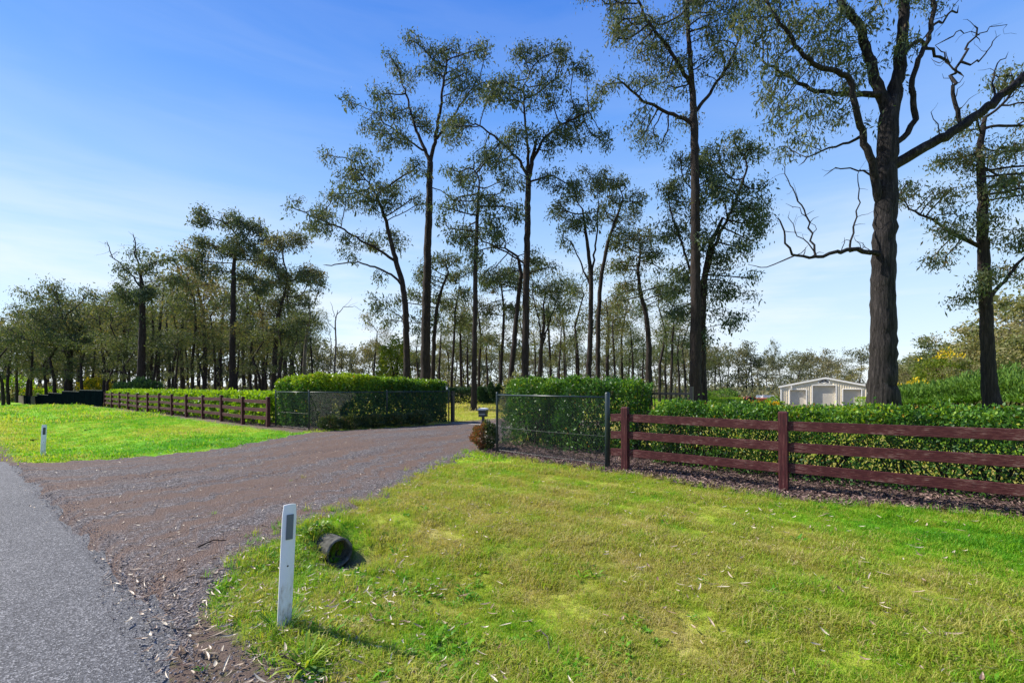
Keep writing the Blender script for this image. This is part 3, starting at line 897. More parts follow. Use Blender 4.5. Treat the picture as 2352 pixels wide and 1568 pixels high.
def chains(par, r, start_nodes, allowed):
    """split a skeleton into polylines, thickest child first"""
    ch = {}
    for i, p in enumerate(par):
        if p >= 0 and i in allowed: ch.setdefault(int(p), []).append(i)
    out = []
    stack = list(start_nodes)
    while stack:
        i = stack.pop()
        line = ([int(par[i])] if par[i] >= 0 else []) + [i]
        while i in ch and ch[i]:
            c = sorted(ch[i], key=lambda k: -r[k])
            stack.extend(c[1:])
            i = c[0]
            line.append(i)
        out.append(line)
    return out

def tube_fast(mb, pts, rad, n):
    mb.tube(pts, rad, n, cap=False)

def blob_points(blobs, n):
    sub = []
    for b in blobs:                      # foliage gathers in tufts inside each lobe
        m = 10
        d = unit(rng.normal(size=(m, 3)) + np.array([0, 0, 0.25]))
        for q, e in zip(d, rng.uniform(0.45, 0.85, m)):
            f = rng.uniform(0.28, 0.46)
            sub.append((b[0] + q[0] * b[3] * e, b[1] + q[1] * b[4] * e, b[2] + q[2] * b[5] * e, b[3] * f, b[4] * f, b[5] * f * 0.8))
    blobs = sub
    v = np.array([b[3] * b[4] * b[5] for b in blobs]) ** 0.7
    k = rng.choice(len(blobs), n, p=v / v.sum())
    B = np.array(blobs)[k]
    d = unit(rng.normal(size=(n, 3))) * (rng.uniform(0.15, 1, (n, 1)) ** 0.42)
    return B[:, :3] + d * B[:, 3:6]

def crown_leaves(nodes, w, kids, fixed, per, L, Wd, spread, tint_mu=0.45, droop=0.9, wmax=2):
    tip = np.array([i for i in range(len(nodes)) if i not in fixed and w[i] <= wmax])
    if len(tip) == 0: return np.zeros((0, 4, 3)), np.zeros(0)
    dens = rng.gamma(1.6, 1 / 1.6, len(tip))
    idx = np.repeat(tip, np.maximum((per * dens).astype(int), 1))
    n = len(idx)
    off = rng.normal(0, 1, (n, 3)) * spread * np.array([0.5, 0.5, 0.42])
    off[:, 2] -= spread * 0.12
    c = nodes[idx] + off
    d = rng.normal(0, 0.55, (n, 3)) + np.array([0, 0, -droop])
    cl = rng.normal(0, 0.13, len(nodes))
    tint = np.clip(tint_mu + cl[idx] + rng.normal(0, 0.13, n), 0, 1)
    sz = np.exp(rng.normal(0, 0.32, n))
    return leaf_quads(c, d, L * sz, Wd * sz * rng.uniform(0.8, 1.2, n)), tint

def tree_object(name, base, trunk_pts, trunk_r, limbs, blobs, label, cat='tree', group=None, mats=('bark', 'gum'), n_att=1020, per=14, L=0.17, Wd=0.055,
                spread=0.51, step=0.55, kill=0.8, reach=6.0, seed_from=0.5, tint=0.45, sides=10, tip_r=0.022, droop=0.9, power=2.3, split=True, wmax=2, rough=0.05, bare=()):
    """trunk_pts world points from the foot up; limbs: (world points, r0, r1, grows leaves); blobs: world ellipsoids the crown fills"""
    step *= 0.62; kill *= 0.45; per = per * (0.56 if split else 0.42); spread *= 1.08; L *= 0.86; Wd *= 0.84
    base = np.asarray(base, float)
    tp = np.asarray(trunk_pts, float) - base
    # resample the trunk
    seg = np.concatenate([[0], np.cumsum(np.linalg.norm(np.diff(tp, axis=0), axis=1))])
    m = max(int(seg[-1] / step), 4)
    u = np.linspace(0, seg[-1], m)
    tpts = np.stack([np.interp(u, seg, tp[:, k]) for k in range(3)], 1)
    trunk_r = list(trunk_r)
    if len(trunk_r) == len(tp) - 1: trunk_r.insert(0, trunk_r[0])
    tr = np.interp(u, seg, trunk_r)
    tpts[2:-1, :2] += rng.normal(0, 0.018, (m - 3, 2)) * min(1.0, tr[0] * 3)
    nodes = [p for p in tpts]; par = [-1] + list(range(m - 1))
    fixed = {i: float(tr[i]) for i in range(m)}
    limb_roots = []
    seeds = [i for i in range(m) if u[i] / seg[-1] >= seed_from]
    bare_nodes = set()
    for pts, r0, r1, grow in limbs:
        q = np.asarray(pts, float) - base
        sg = np.concatenate([[0], np.cumsum(np.linalg.norm(np.diff(q, axis=0), axis=1))])
        k = max(int(sg[-1] / step) + 1, 3)
        uu = np.linspace(0, sg[-1], k)
        qq = np.stack([np.interp(uu, sg, q[:, a]) for a in range(3)], 1)
        qq[1:-1] += rng.normal(0, 0.03 if grow else 0.045, (k - 2, 3))
        allp = np.array(nodes)
        prev = int(np.linalg.norm(allp - qq[0], axis=1).argmin())
        first = len(nodes)
        for j in range(k):
            if j == 0 and np.linalg.norm(qq[0] - nodes[prev]) < 0.05: 
                continue
            nodes.append(qq[j]); par.append(prev)
            prev = len(nodes) - 1
            fixed[prev] = float(r0 + (r1 - r0) * (uu[j] / sg[-1]) ** 0.8)
            if grow and j > k * 0.25: seeds.append(prev)
            if not grow:
                bare_nodes.add(prev)
                if split and fixed[prev] < 0.09 and rng.uniform() < 0.42 and j > 1:
                    d_ = unit(rng.normal(0, 1, 3) + np.array([0, 0, 0.7])); q_ = prev; rr_ = min(fixed[prev] * 0.5, 0.02)
                    for _k in range(rng.integers(2, 6)):
                        d_ = unit(d_ + rng.normal(0, 0.45, 3))
                        nodes.append(nodes[q_] + d_ * step * 0.8); par.append(q_); q_ = len(nodes) - 1
                        rr_ *= 0.8; fixed[q_] = max(rr_, 0.005); bare_nodes.add(q_)
        limb_roots.append(first)
    fix0 = set(fixed)
    if len(blobs):
        att = blob_points([tuple(np.array(b[:3]) - base) + tuple(b[3:6]) for b in blobs], n_att)
        nodes, par = colonise(nodes, par, att, seeds, step, kill, reach)
    else:
        nodes, par = np.array(nodes), np.array(par)
    r, w, kids = skeleton_radii(nodes, par, fixed, tip_r, power)
    root = empty(name, base, label, cat, group)
    bm = M[mats[0]]
    tb = MB()
    tt = np.concatenate([[tpts[0] - [0, 0, 0.4]], tpts]); rr = np.concatenate([[tr[0] * 1.1], tr])
    tb.tube(tt, rr, sides, rough=rough)
    trunk_set = set(range(m))
    others = set(range(len(nodes))) - trunk_set
    roots = [i for i in others if par[i] in trunk_set]
    # size of each subtree that leaves the trunk
    sub = np.ones(len(nodes))
    for i in range(len(nodes) - 1, -1, -1):
        if par[i] >= 0: sub[par[i]] += sub[i]
    twig = MB()
    for rt in sorted(roots, key=lambda i: -r[i]):
        tgt = MB() if (split and (r[rt] > 0.05 or sub[rt] > 60)) else twig
        for line in chains(par, r, [rt], others):
            pp = nodes[line].copy()
            rd = r[line].copy()
            if line[0] in trunk_set or rd[0] > rd[1] * 1.3: rd[0] = min(rd[0], rd[1] * 1.25)
            if kids[line[-1]] == 0: rd[-1] = 0.004
            tube_fast(tgt, pp, rd, 7 if rd[1] > 0.08 else (5 if rd[1] > 0.03 else 3))
        if tgt is not twig:
            tgt.build('limb', bm, root, smooth=True)
    if twig.n:
        if split:
            twig.build('twigs', bm, root, smooth=True, kind='stuff')
        else:
            tb.v += twig.v; tb.f += [tuple(k + tb.n for k in q) for q in twig.f]; tb.n += twig.n
    tb.build('trunk', bm, root, smooth=True)
    leafless = fix0 | {i for i in range(len(nodes)) if par[i] in bare_nodes}
    if len(blobs) and per > 0:
        V, ti = crown_leaves(nodes, w, kids, leafless, per, L, Wd, spread, tint, droop, wmax)
        leaf_obj('crown', V, ti, M[mats[1]], root)
    return root

def px_blobs(lst, Y, depth=1.0, squash=0.85, jitter=0.35, dz=0.0):
    """crown lobes read off the photograph, spread in depth"""
    xs = [b[0] for b in lst]
    half = (max(xs) - min(xs)) / 2 * Y / F
    out = []
    for b in lst:
        r = b[2] * Y / F
        yy = Y + dz + rng.uniform(-1, 1) * half * jitter
        c = at(b[0], b[1], Y)
        out.append((c[0], yy, c[2], r, r * depth, r * squash))
    return out

def px_line(lst, Y, dys=None):
    out = []
    for k, p in enumerate(lst):
        c = at(p[0], p[1], Y)
        if dys is not None: c[1] += dys[k]
        out.append(c)
    return np.array(out)

def hero(name, Y, trunk, r_px, blobs, label, limbs=(), **kw):
    x0 = (trunk[0][0] - 1176) / F * Y
    base = np.array([x0, Y, gz(x0, Y)])
    pts = px_line(trunk, Y)
    if pts[0][2] > base[2]:
        pts = np.concatenate([[base], pts])
    pts[0] = base
    rads = [q * Y / F for q in r_px]
    lm = []
    for l_, a, b_, grow, dd in limbs:
        dys = np.linspace(0, dd, len(l_))
        lm.append((px_line(l_, Y, dys), a * Y / F, b_ * Y / F, grow))
    return tree_object(name, base, pts, rads, lm, px_blobs(blobs, Y), label, **kw)

# the big dark ironbark on the right
hero('gum_tree', 16.0, [(2030, 990), (2029, 935), (2028, 870), (2028, 700), (2028, 600), (2034, 480), (2035, 400), (2038, 330), (2040, 270), (2052, 232), (2066, 160), (2071, 105), (2075, 35), (2076, -60)],
     [40, 33, 27, 23.5, 22.5, 21.5, 20.5, 20, 19, 15, 12.5, 11, 10, 8],
     [(1760, 100, 62), (1830, 60, 58), (1900, 40, 58), (1750, 170, 45), (1830, 150, 48), (1890, 130, 45), (1950, 100, 48), (1780, 230, 45), (1850, 230, 42), (1910, 250, 38), (1960, 180, 36), (1860, 290, 36), (1810, 270, 34),
      (1960, 20, 48), (2030, 5, 38), (1700, 90, 46), (2040, 120, 24), (2060, 190, 20), (1960, 300, 22), (2110, 20, 34), (2150, 0, 26), (1800, -60, 75), (1900, -80, 80), (2050, -90, 80), (2170, -70, 50), (1980, -150, 90), (1730, -20, 60), (1990, 60, 34)],
     'huge dark furrowed gum with a long bare limb reaching right, beside the cream shed',
     limbs=[([(2040, 262), (2026, 215), (2012, 140), (2005, 88), (1998, 35), (1969, 0), (1935, -70)], 13, 7, True, 0.6),
            ([(2050, 382), (2075, 365), (2110, 347), (2162, 322), (2215, 277), (2267, 234), (2303, 203), (2352, 165), (2430, 105), (2500, 60)], 12.5, 6, False, -1.2),
            ([(2025, 470), (2012, 445), (1998, 402), (1977, 350), (1966, 315), (1942, 273), (1931, 210), (1907, 196), (1854, 189), (1813, 172), (1788, 143), (1746, 94)], 9.5, 3.5, True, -1.0),
            ([(2022, 218), (1996, 212), (1976, 203), (1949, 189), (1907, 182), (1870, 150), (1830, 115), (1795, 84)], 7, 2.5, True, 1.2),
            ([(2036, 352), (2047, 339), (2075, 308), (2092, 280), (2082, 245), (2075, 210), (2086, 157), (2109, 94), (2117, 10), (2125, -40)], 7, 4, True, -0.6),
            ([(2075, 130), (2092, 105), (2117, 81), (2138, 70), (2159, 77), (2180, 88), (2229, 108)], 6, 2.5, False, 0.8),
            ([(2138, 70), (2150, 45), (2200, 20), (2240, -20)], 4, 2, False, 0.6),
            ([(2026, 592), (2008, 586), (1952, 578), (1907, 584), (1855, 604), (1796, 600), (1770, 571), (1751, 519)], 6.5, 1.4, False, -0.9),
            ([(1874, 590), (1868, 532), (1855, 470), (1827, 415), (1822, 370)], 3.0, 1.0, False, 0.5), ([(1952, 578), (1966, 503), (1981, 461), (1984, 423), (1990, 380)], 2.6, 0.8, False, 0.3),
            ([(1796, 600), (1770, 610), (1735, 608), (1722, 606)], 1.8, 0.7, False, 0.1), ([(1868, 575), (1835, 540), (1818, 505), (1822, 480)], 1.6, 0.7, False, 0.2), ([(1855, 500), (1830, 470), (1812, 462)], 1.2, 0.6, False, 0.2),
            ([(2205, 285), (2194, 196), (2205, 168), (2229, 119), (2250, 77), (2271, 45)], 5, 1.8, False, 0.4), ([(2205, 168), (2185, 150), (2172, 110), (2160, 95)], 2.6, 1.2, False, 0.2), ([(2229, 150), (2262, 130), (2290, 95), (2312, 70)], 2.2, 0.8, False, 0.2),
            ([(2285, 218), (2292, 170), (2305, 140), (2330, 110)], 2.4, 0.9, False, 0.2), ([(2162, 318), (2155, 280), (2150, 250)], 1.8, 0.8, False, 0.2), ([(1966, 320), (1930, 335), (1900, 338), (1870, 350), (1846, 372)], 3.4, 1.2, True, 0.3), ([(1998, 402), (1968, 385), (1930, 380), (1900, 400)], 2.4, 0.9, False, 0.2),
            ([(2250, 77), (2285, 60), (2320, 52)], 1.4, 0.7, False, 0.1), ([(2180, 88), (2200, 70), (2235, 62), (2270, 66)], 1.8, 0.7, False, 0.3)],
     mats=('ironbark', 'gum'), n_att=2187, per=0.62 * 75, L=0.168, Wd=0.043, spread=0.37, step=0.35, kill=0.5, reach=2.6, seed_from=0.75, sides=22, tip_r=0.011, rough=0.045, wmax=3)

hero('gum_tree', 24.0, [(2286, 1000), (2278, 930), (2272, 870), (2268, 800), (2262, 650), (2258, 540), (2256, 440), (2248, 350), (2262, 270)], [24, 17, 14, 12.5, 11.5, 10.5, 9, 7, 4],
     [(2290, 195, 36), (2330, 205, 40), (2270, 260, 42), (2330, 280, 48), (2210, 290, 32), (2200, 370, 42), (2260, 350, 46), (2330, 370, 48), (2120, 420, 42), (2180, 450, 42), (2250, 450, 36), (2320, 460, 42), (2095, 440, 30), (2160, 530, 36), (2220, 520, 36), (2320, 550, 40), (2180, 590, 32), (2205, 665, 24), (2165, 695, 12), (2245, 640, 22), (2345, 620, 36), (2390, 400, 56), (2390, 540, 46), (2380, 300, 50)],
     'reddish-brown trunked gum standing alone at the right behind the low hedge', mats=('bark', 'gum'), n_att=1360, per=69, L=0.190, Wd=0.062, spread=0.48, step=0.5, kill=0.65, reach=4.5, seed_from=0.42, tint=0.62, sides=12,
     limbs=[([(2262, 690), (2290, 660), (2330, 600), (2370, 560)], 5, 2, True, -0.5), ([(2258, 570), (2215, 545), (2160, 500), (2110, 470)], 5, 2, True, 0.6)])

hero('gum_tree', 26.0, [(1596, 960), (1597, 900), (1598, 700), (1597, 500), (1596, 350), (1594, 290), (1590, 200), (1585, 130), (1580, 60), (1578, -40)], [17, 13.5, 11.5, 10, 9, 8.5, 6.5, 5.5, 4.5, 3],
     [(1380, 30, 42), (1450, 20, 52), (1520, 30, 52), (1600, -20, 62), (1420, 110, 52), (1500, 110, 54), (1640, 60, 54), (1700, 30, 52), (1560, 170, 50), (1480, 200, 52), (1640, 170, 52), (1700, 130, 44), (1465, 290, 30), (1520, 285, 44), (1580, 260, 36), (1500, -60, 60), (1660, -70, 66), (1405, 180, 34), (1340, 5, 24), (1560, 60, 40)],
     'tallest central gum whose crown runs out of the top of the picture', mats=('bark', 'gum'), n_att=1555, per=63, L=0.190, Wd=0.056, spread=0.48, step=0.5, kill=0.65, reach=5, seed_from=0.66, sides=12, tint=0.5,
     limbs=[([(1594, 285), (1560, 265), (1520, 240), (1480, 215), (1440, 170)], 5, 2.2, True, 0.8), ([(1592, 205), (1560, 160), (1520, 110), (1480, 70), (1450, 20)], 5, 2.5, True, -0.8), ([(1594, 260), (1640, 200), (1680, 140), (1710, 70)], 4.5, 2.2, True, 0.5)])
hero('gum_tree', 27.0, [(1616, 960), (1614, 900), (1612, 800), (1612, 720), (1618, 640), (1632, 560), (1660, 500)], [12, 9.5, 8.5, 8, 7, 5.5, 3],
     [(1690, 330, 40), (1740, 340, 36), (1660, 400, 46), (1720, 430, 40), (1765, 480, 30), (1560, 440, 48), (1620, 470, 56), (1680, 500, 50), (1730, 540, 32), (1540, 520, 42), (1600, 560, 46), (1660, 590, 46), (1570, 640, 42), (1640, 670, 42), (1690, 650, 32), (1722, 680, 15), (1560, 720, 32), (1680, 735, 26), (1600, 400, 46), (1640, 340, 40), (1600, 780, 22), (1570, 360, 30)],
     'leafy dark gum with crown from low down, doubled with the tallest central trunk', mats=('bark', 'gum'), n_att=1555, per=75, L=0.202, Wd=0.069, spread=0.48, step=0.5, kill=0.65, reach=5, seed_from=0.35, sides=10, tint=0.36,
     limbs=[([(1612, 740), (1600, 650), (1575, 560), (1550, 470)], 4, 2, True, 0.8), ([(1618, 640), (1640, 560), (1680, 470), (1700, 400)], 5, 2.2, True, -0.8), ([(1604, 800), (1598, 600), (1600, 480), (1610, 410)], 4, 2, True, 1.0)])

hero('gum_tree', 36.0, [(976, 930), (977, 860), (979, 700), (983, 560), (987, 420), (988, 372)], [14, 11.5, 10, 8.5, 7.2, 6.6],
     [(905, 130, 34), (960, 120, 28), (1060, 115, 36), (1000, 165, 46), (1100, 155, 34), (870, 200, 34), (905, 250, 44), (1080, 230, 48), (1128, 195, 28), (850, 270, 34), (975, 255, 38), (920, 330, 40), (1060, 315, 34), (825, 265, 20), (875, 330, 28), (1010, 110, 26), (1110, 100, 20), (890, 100, 16)],
     'tallest slender gum forking into two upright limbs, left of the driveway gap', mats=('bark', 'gum'), n_att=1360, per=63, L=0.224, Wd=0.075, spread=0.54, step=0.6, kill=0.8, reach=8, seed_from=0.97, sides=10, tint=0.42,
     limbs=[([(988, 372), (972, 335), (955, 300), (940, 250), (925, 190)], 4.8, 2, True, 0.9), ([(988, 372), (1000, 330), (1012, 270), (1020, 220), (1030, 160)], 5, 2, True, -0.9), ([(1004, 318), (1040, 262), (1075, 200)], 3.2, 1.6, True, 0.6), ([(970, 345), (925, 315), (880, 285)], 2.4, 1.2, True, -0.4), ([(988, 430), (1015, 437), (1030, 450)], 1.4, 0.8, True, 0.3)])
hero('gum_tree', 34.0, [(935, 930), (934, 820), (932, 720), (925, 650), (910, 600), (898, 560), (888, 510), (870, 460), (848, 420)], [9, 7.6, 7, 6.4, 5.8, 4.8, 4, 3.2, 2.2],
     [(690, 490, 28), (730, 480, 34), (765, 450, 34), (800, 400, 40), (850, 380, 40), (900, 410, 34), (820, 450, 44), (880, 470, 44), (760, 520, 32), (920, 470, 34), (840, 540, 32), (715, 520, 22), (955, 400, 32), (770, 380, 18), (800, 580, 20), (900, 540, 30), (870, 640, 18), (885, 700, 24), (870, 735, 18), (950, 470, 30)],
     'leaning gum with long branches sweeping left over the clipped wing hedge', mats=('bark', 'gum'), n_att=1263, per=63, L=0.224, Wd=0.075, spread=0.51, step=0.55, kill=0.75, reach=6, seed_from=0.5, sides=9, tint=0.45,
     limbs=[([(928, 660), (900, 630), (860, 612), (820, 600), (750, 606), (735, 604)], 3.2, 1.0, True, 0.5), ([(912, 604), (880, 580), (840, 560), (790, 530), (730, 505), (690, 490)], 3.6, 1.2, True, -0.8), ([(932, 740), (910, 720), (885, 705)], 1.6, 0.8, True, 0.2)])
hero('gum_tree', 32.0, [(1205, 930), (1206, 860), (1208, 700), (1210, 600), (1212, 470), (1214, 410), (1222, 370), (1232, 320)], [11.5, 9, 8, 7.6, 7, 6.4, 4.6, 3],
     [(1160, 180, 42), (1220, 150, 42), (1280, 150, 42), (1328, 170, 34), (1250, 220, 52), (1180, 260, 42), (1310, 260, 44), (1358, 215, 28), (1345, 300, 38), (1130, 320, 42), (1200, 340, 42), (1280, 330, 38), (1380, 330, 20), (1130, 240, 28), (1050, 320, 36), (1080, 400, 36), (1270, 410, 32), (1150, 410, 34), (1320, 430, 28), (1395, 310, 16)],
     'broad dark gum with a dense rounded crown directly behind the gateway', mats=('bark', 'gum'), n_att=1555, per=69, L=0.213, Wd=0.073, spread=0.51, step=0.55, kill=0.72, reach=7, seed_from=0.75, sides=10, tint=0.34,
     limbs=[([(1214, 410), (1190, 360), (1150, 320), (1120, 290), (1090, 270)], 4, 1.6, True, 0.8), ([(1214, 400), (1212, 340), (1205, 280), (1200, 220)], 4, 1.8, True, -0.9), ([(1222, 370), (1250, 320), (1290, 290), (1350, 265)], 4, 1.5, True, -0.4), ([(1212, 610), (1150, 570), (1100, 545), (1060, 520)], 2.4, 1.2, True, 0.5), ([(1212, 420), (1270, 395), (1320, 420)], 2.6, 1.2, True, 0.8)])
hero('gum_tree', 30.0, [(1088, 950), (1089, 860), (1091, 720), (1092, 600), (1096, 500), (1100, 430)], [8, 6.2, 5.6, 5, 4, 2.6],
     [(1060, 390, 36), (1110, 375, 34), (1040, 450, 34), (1110, 460, 42), (1160, 420, 30), (1080, 530, 38), (1140, 530, 32), (1040, 530, 28), (1178, 485, 28), (1020, 490, 22), (1100, 590, 26)],
     'slim straight gum standing on the grass mound inside the gateway', mats=('bark', 'gum'), n_att=874, per=63, L=0.213, Wd=0.073, spread=0.48, step=0.5, kill=0.7, reach=5, seed_from=0.62, sides=9, tint=0.36)
hero('gum_tree', 34.0, [(1350, 930), (1352, 860), (1357, 740), (1358, 640), (1352, 580), (1345, 530), (1338, 480)], [8, 6.6, 5.6, 5, 4.2, 3.2, 2],
     [(1320, 440, 36), (1370, 425, 34), (1300, 500, 34), (1340, 510, 36), (1300, 560, 28), (1350, 400, 22), (1280, 480, 24)],
     'left stem of a pair of dark gums behind the tall right wing hedge', mats=('bark', 'gum'), n_att=729, per=63, L=0.213, Wd=0.073, spread=0.48, step=0.55, kill=0.72, reach=6, seed_from=0.75, sides=8, tint=0.46,
     limbs=[([(1357, 660), (1335, 600), (1315, 550)], 2.6, 1.2, True, 0.6), ([(1357, 640), (1368, 560), (1372, 480)], 3, 1.4, True, -0.5)])
hero('gum_tree', 35.0, [(1372, 930), (1373, 860), (1374, 740), (1380, 640), (1395, 560), (1412, 510), (1430, 460)], [6.5, 5.4, 5, 4.6, 3.8, 3, 2],
     [(1420, 430, 34), (1400, 480, 38), (1440, 500, 34), (1465, 455, 26), (1430, 550, 34), (1390, 410, 24), (1470, 560, 22)],
     'right stem leaning right of a pair of dark gums behind the tall right wing hedge', mats=('bark', 'gum'), n_att=729, per=63, L=0.213, Wd=0.073, spread=0.48, step=0.55, kill=0.72, reach=6, seed_from=0.7, sides=8, tint=0.5)
hero('gum_tree', 36.0, [(1490, 930), (1490, 860), (1491, 790), (1484, 725), (1470, 670), (1466, 620), (1472, 570)], [9.5, 7.5, 6.2, 5.2, 4.2, 3.2, 2],
     [(1440, 610, 38), (1500, 600, 38), (1470, 550, 34), (1420, 690, 28), (1525, 670, 32), (1450, 660, 32), (1500, 540, 26), (1430, 560, 26)],
     'crooked gum whose trunk kinks left, between the pair of gums and the tallest one', mats=('bark', 'gum'), n_att=826, per=63, L=0.224, Wd=0.075, spread=0.51, step=0.55, kill=0.72, reach=6, seed_from=0.5, sides=9, tint=0.6)
hero('gum_tree', 40.0, [(1238, 930), (1240, 860), (1243, 800), (1250, 740), (1248, 700)], [6, 5, 4.4, 3.4, 2],
     [(1222, 670, 30), (1270, 670, 34), (1235, 620, 26), (1295, 700, 26), (1250, 720, 26), (1205, 640, 22), (1300, 650, 24)],
     'small many-forked gum to the right of the broad dark gum', mats=('bark', 'gum'), n_att=729, per=56, L=0.224, Wd=0.075, spread=0.51, step=0.55, kill=0.75, reach=6, seed_from=0.55, sides=8, tint=0.5,
     limbs=[([(1243, 800), (1262, 740), (1280, 690)], 2.6, 1.2, True, 0.5), ([(1243, 790), (1236, 730), (1222, 680)], 2.6, 1.2, True, -0.5)])
hero('gum_tree', 33.5, [(1168, 930), (1174, 860), (1183, 760), (1190, 690), (1197, 630), (1190, 590), (1160, 570)], [8.5, 6.6, 5.6, 5, 4.4, 3, 2],
     [(1130, 640, 30), (1165, 610, 30), (1100, 585, 26), (1230, 585, 30), (1060, 560, 24), (1260, 620, 22), (1150, 545, 26)],
     'dark gum leaning right against the trunk of the broad dark gum', mats=('bark', 'gum'), n_att=631, per=56, L=0.224, Wd=0.075, spread=0.48, step=0.55, kill=0.75, reach=5.5, seed_from=0.6, sides=8, tint=0.4)
hero('gum_tree', 46.0, [(1148, 930), (1150, 860), (1155, 780), (1158, 710), (1150, 650)], [4.5, 3.8, 3.4, 2.8, 1.6],
     [(1122, 640, 30), (1160, 640, 34), (1140, 710, 30), (1180, 715, 26), (1112, 710, 22), (1190, 660, 22), (1130, 780, 22), (1180, 790, 20)],
     'thin olive gum showing between the slim straight gum and the broad dark one', mats=('bark', 'gum'), n_att=777, per=56, L=0.269, Wd=0.094, spread=0.58, step=0.65, kill=0.85, reach=7, seed_from=0.45, sides=7, tint=0.62)
hero('gum_tree', 46.0, [(1036, 930), (1038, 860), (1043, 780), (1046, 710), (1055, 660)], [3.6, 3.1, 2.8, 2.2, 1.2],
     [(1040, 640, 28), (1068, 675, 26), (1022, 700, 26), (1060, 735, 22), (1020, 750, 18), (1075, 620, 20)],
     'thin gum just right of the tallest slender gum', mats=('bark', 'gum'), n_att=631, per=56, L=0.269, Wd=0.094, spread=0.54, step=0.65, kill=0.85, reach=7, seed_from=0.5, sides=7, tint=0.5)
hero('gum_tree', 42.0, [(993, 930), (994, 860), (997, 780), (1002, 720), (1012, 670), (1030, 625)], [6, 5, 4.6, 4, 3.2, 2],
     [(1035, 600, 30), (985, 640, 28), (1000, 600, 26), (955, 680, 30), (915, 690, 20), (890, 735, 18), (970, 620, 22), (960, 760, 18)],
     'dark gum half hidden right behind the trunk of the tallest slender gum', mats=('bark', 'gum'), n_att=729, per=56, L=0.246, Wd=0.088, spread=0.54, step=0.6, kill=0.8, reach=6.5, seed_from=0.5, sides=8, tint=0.42)
# left wood, the trees that stand out
hero('gum_tree', 52.0, [(533, 930), (534, 850), (535, 760), (536, 680), (538, 600), (545, 560)], [9, 7, 6.2, 5.2, 4, 2.5],
     [(480, 510, 28), (520, 502, 28), (570, 512, 30), (600, 540, 26), (455, 560, 30), (510, 560, 36), (560, 570, 36), (605, 600, 30), (480, 620, 36), (545, 640, 36), (440, 600, 30), (500, 690, 26), (590, 650, 28)],
     'tallest full-crowned gum of the left wood, behind the lime topped hedge', mats=('bark', 'gum'), n_att=1263, per=75, L=0.302, Wd=0.106, spread=0.65, step=0.7, kill=0.9, reach=8, seed_from=0.5, sides=9, tint=0.44)
hero('gum_tree', 50.0, [(324, 930), (325, 850), (327, 760), (328, 690), (324, 640)], [10.5, 8, 6.6, 5.4, 3.6],
     [(295, 625, 24), (345, 610, 24), (372, 592, 20), (290, 680, 28), (352, 680, 32), (385, 640, 26), (318, 735, 24), (270, 640, 18)],
     'gum with dead antler branches sticking out of its top, in the left wood', mats=('bark', 'gum'), n_att=923, per=69, L=0.291, Wd=0.103, spread=0.61, step=0.65, kill=0.85, reach=6, seed_from=0.55, sides=9, tint=0.38,
     limbs=[([(324, 640), (318, 610), (308, 580), (306, 555), (300, 532)], 2.6, 0.8, False, 0.3), ([(308, 580), (318, 568), (332, 560)], 1.2, 0.5, False, 0), ([(326, 665), (300, 630), (275, 605), (252, 588), (246, 570), (238, 550)], 2.2, 0.7, False, 0.4), ([(252, 588), (268, 578)], 0.8, 0.4, False, 0), ([(306, 555), (312, 545)], 0.7, 0.4, False, 0)])
hero('gum_tree', 50.0, [(627, 930), (630, 850), (634, 780), (640, 720), (655, 670)], [7, 5.8, 5, 4.2, 2.8],
     [(640, 560, 28), (682, 562, 28), (620, 600, 26), (702, 620, 28), (660, 640, 34), (722, 640, 18), (640, 700, 28), (690, 690, 26), (735, 640, 12)],
     'brownish gum at the right end of the left wood', mats=('bark', 'gum'), n_att=923, per=69, L=0.291, Wd=0.103, spread=0.61, step=0.65, kill=0.85, reach=8, seed_from=0.6, sides=8, tint=0.66)
hero('gum_tree', 56.0, [(697, 930), (698, 860), (702, 790), (712, 730)], [4.6, 4, 3.4, 2],
     [(700, 690, 26), (722, 660, 22), (690, 740, 26), (722, 735, 16), (705, 640, 20)],
     'pale slender gum on the outermost right of the left wood', mats=('bark_pale', 'gum'), n_att=534, per=63, L=0.302, Wd=0.106, spread=0.61, step=0.7, kill=0.9, reach=8, seed_from=0.5, sides=7, tint=0.5)
hero('gum_tree', 62.0, [(160, 940), (160, 870), (161, 810), (163, 770)], [6.5, 5.6, 5, 3],
     [(100, 690, 28), (150, 672, 28), (200, 682, 26), (80, 722, 28), (140, 735, 38), (200, 738, 34), (60, 768, 28), (120, 785, 34), (190, 785, 30), (40, 742, 22), (240, 720, 24)],
     'spreading gum with a wide flat crown at the left, behind the teal panel fence', mats=('bark', 'gum'), n_att=1117, per=50, L=0.358, Wd=0.125, spread=1.1, step=0.8, kill=1.0, reach=9, seed_from=0.5, sides=8, tint=0.5)

# dead tree left of the wing hedge
dt = on_ground(768, 58.0)
tree_object('dead_tree', dt, px_line([(766, 930), (768, 860), (772, 790), (770, 740), (776, 712)], 58.0), [0.14, 0.12, 0.10, 0.08, 0.03],
            [(px_line(q, 58.0), a, b_, False) for q, a, b_ in [([(770, 760), (752, 735), (744, 720)], .05, .02), ([(772, 735), (762, 700), (758, 692)], .05, .02), ([(773, 725), (790, 705), (815, 704), (832, 714)], .06, .015), ([(790, 705), (806, 690), (808, 680)], .03, .01), ([(800, 704), (822, 694)], .02, .01), ([(755, 930), (762, 800), (756, 750), (740, 728)], .10, .02)]],
            [], 'bare dead tree with upturned twigs standing left of the leaning gum', mats=('deadwood', 'gum'), per=0, split=False, sides=7)
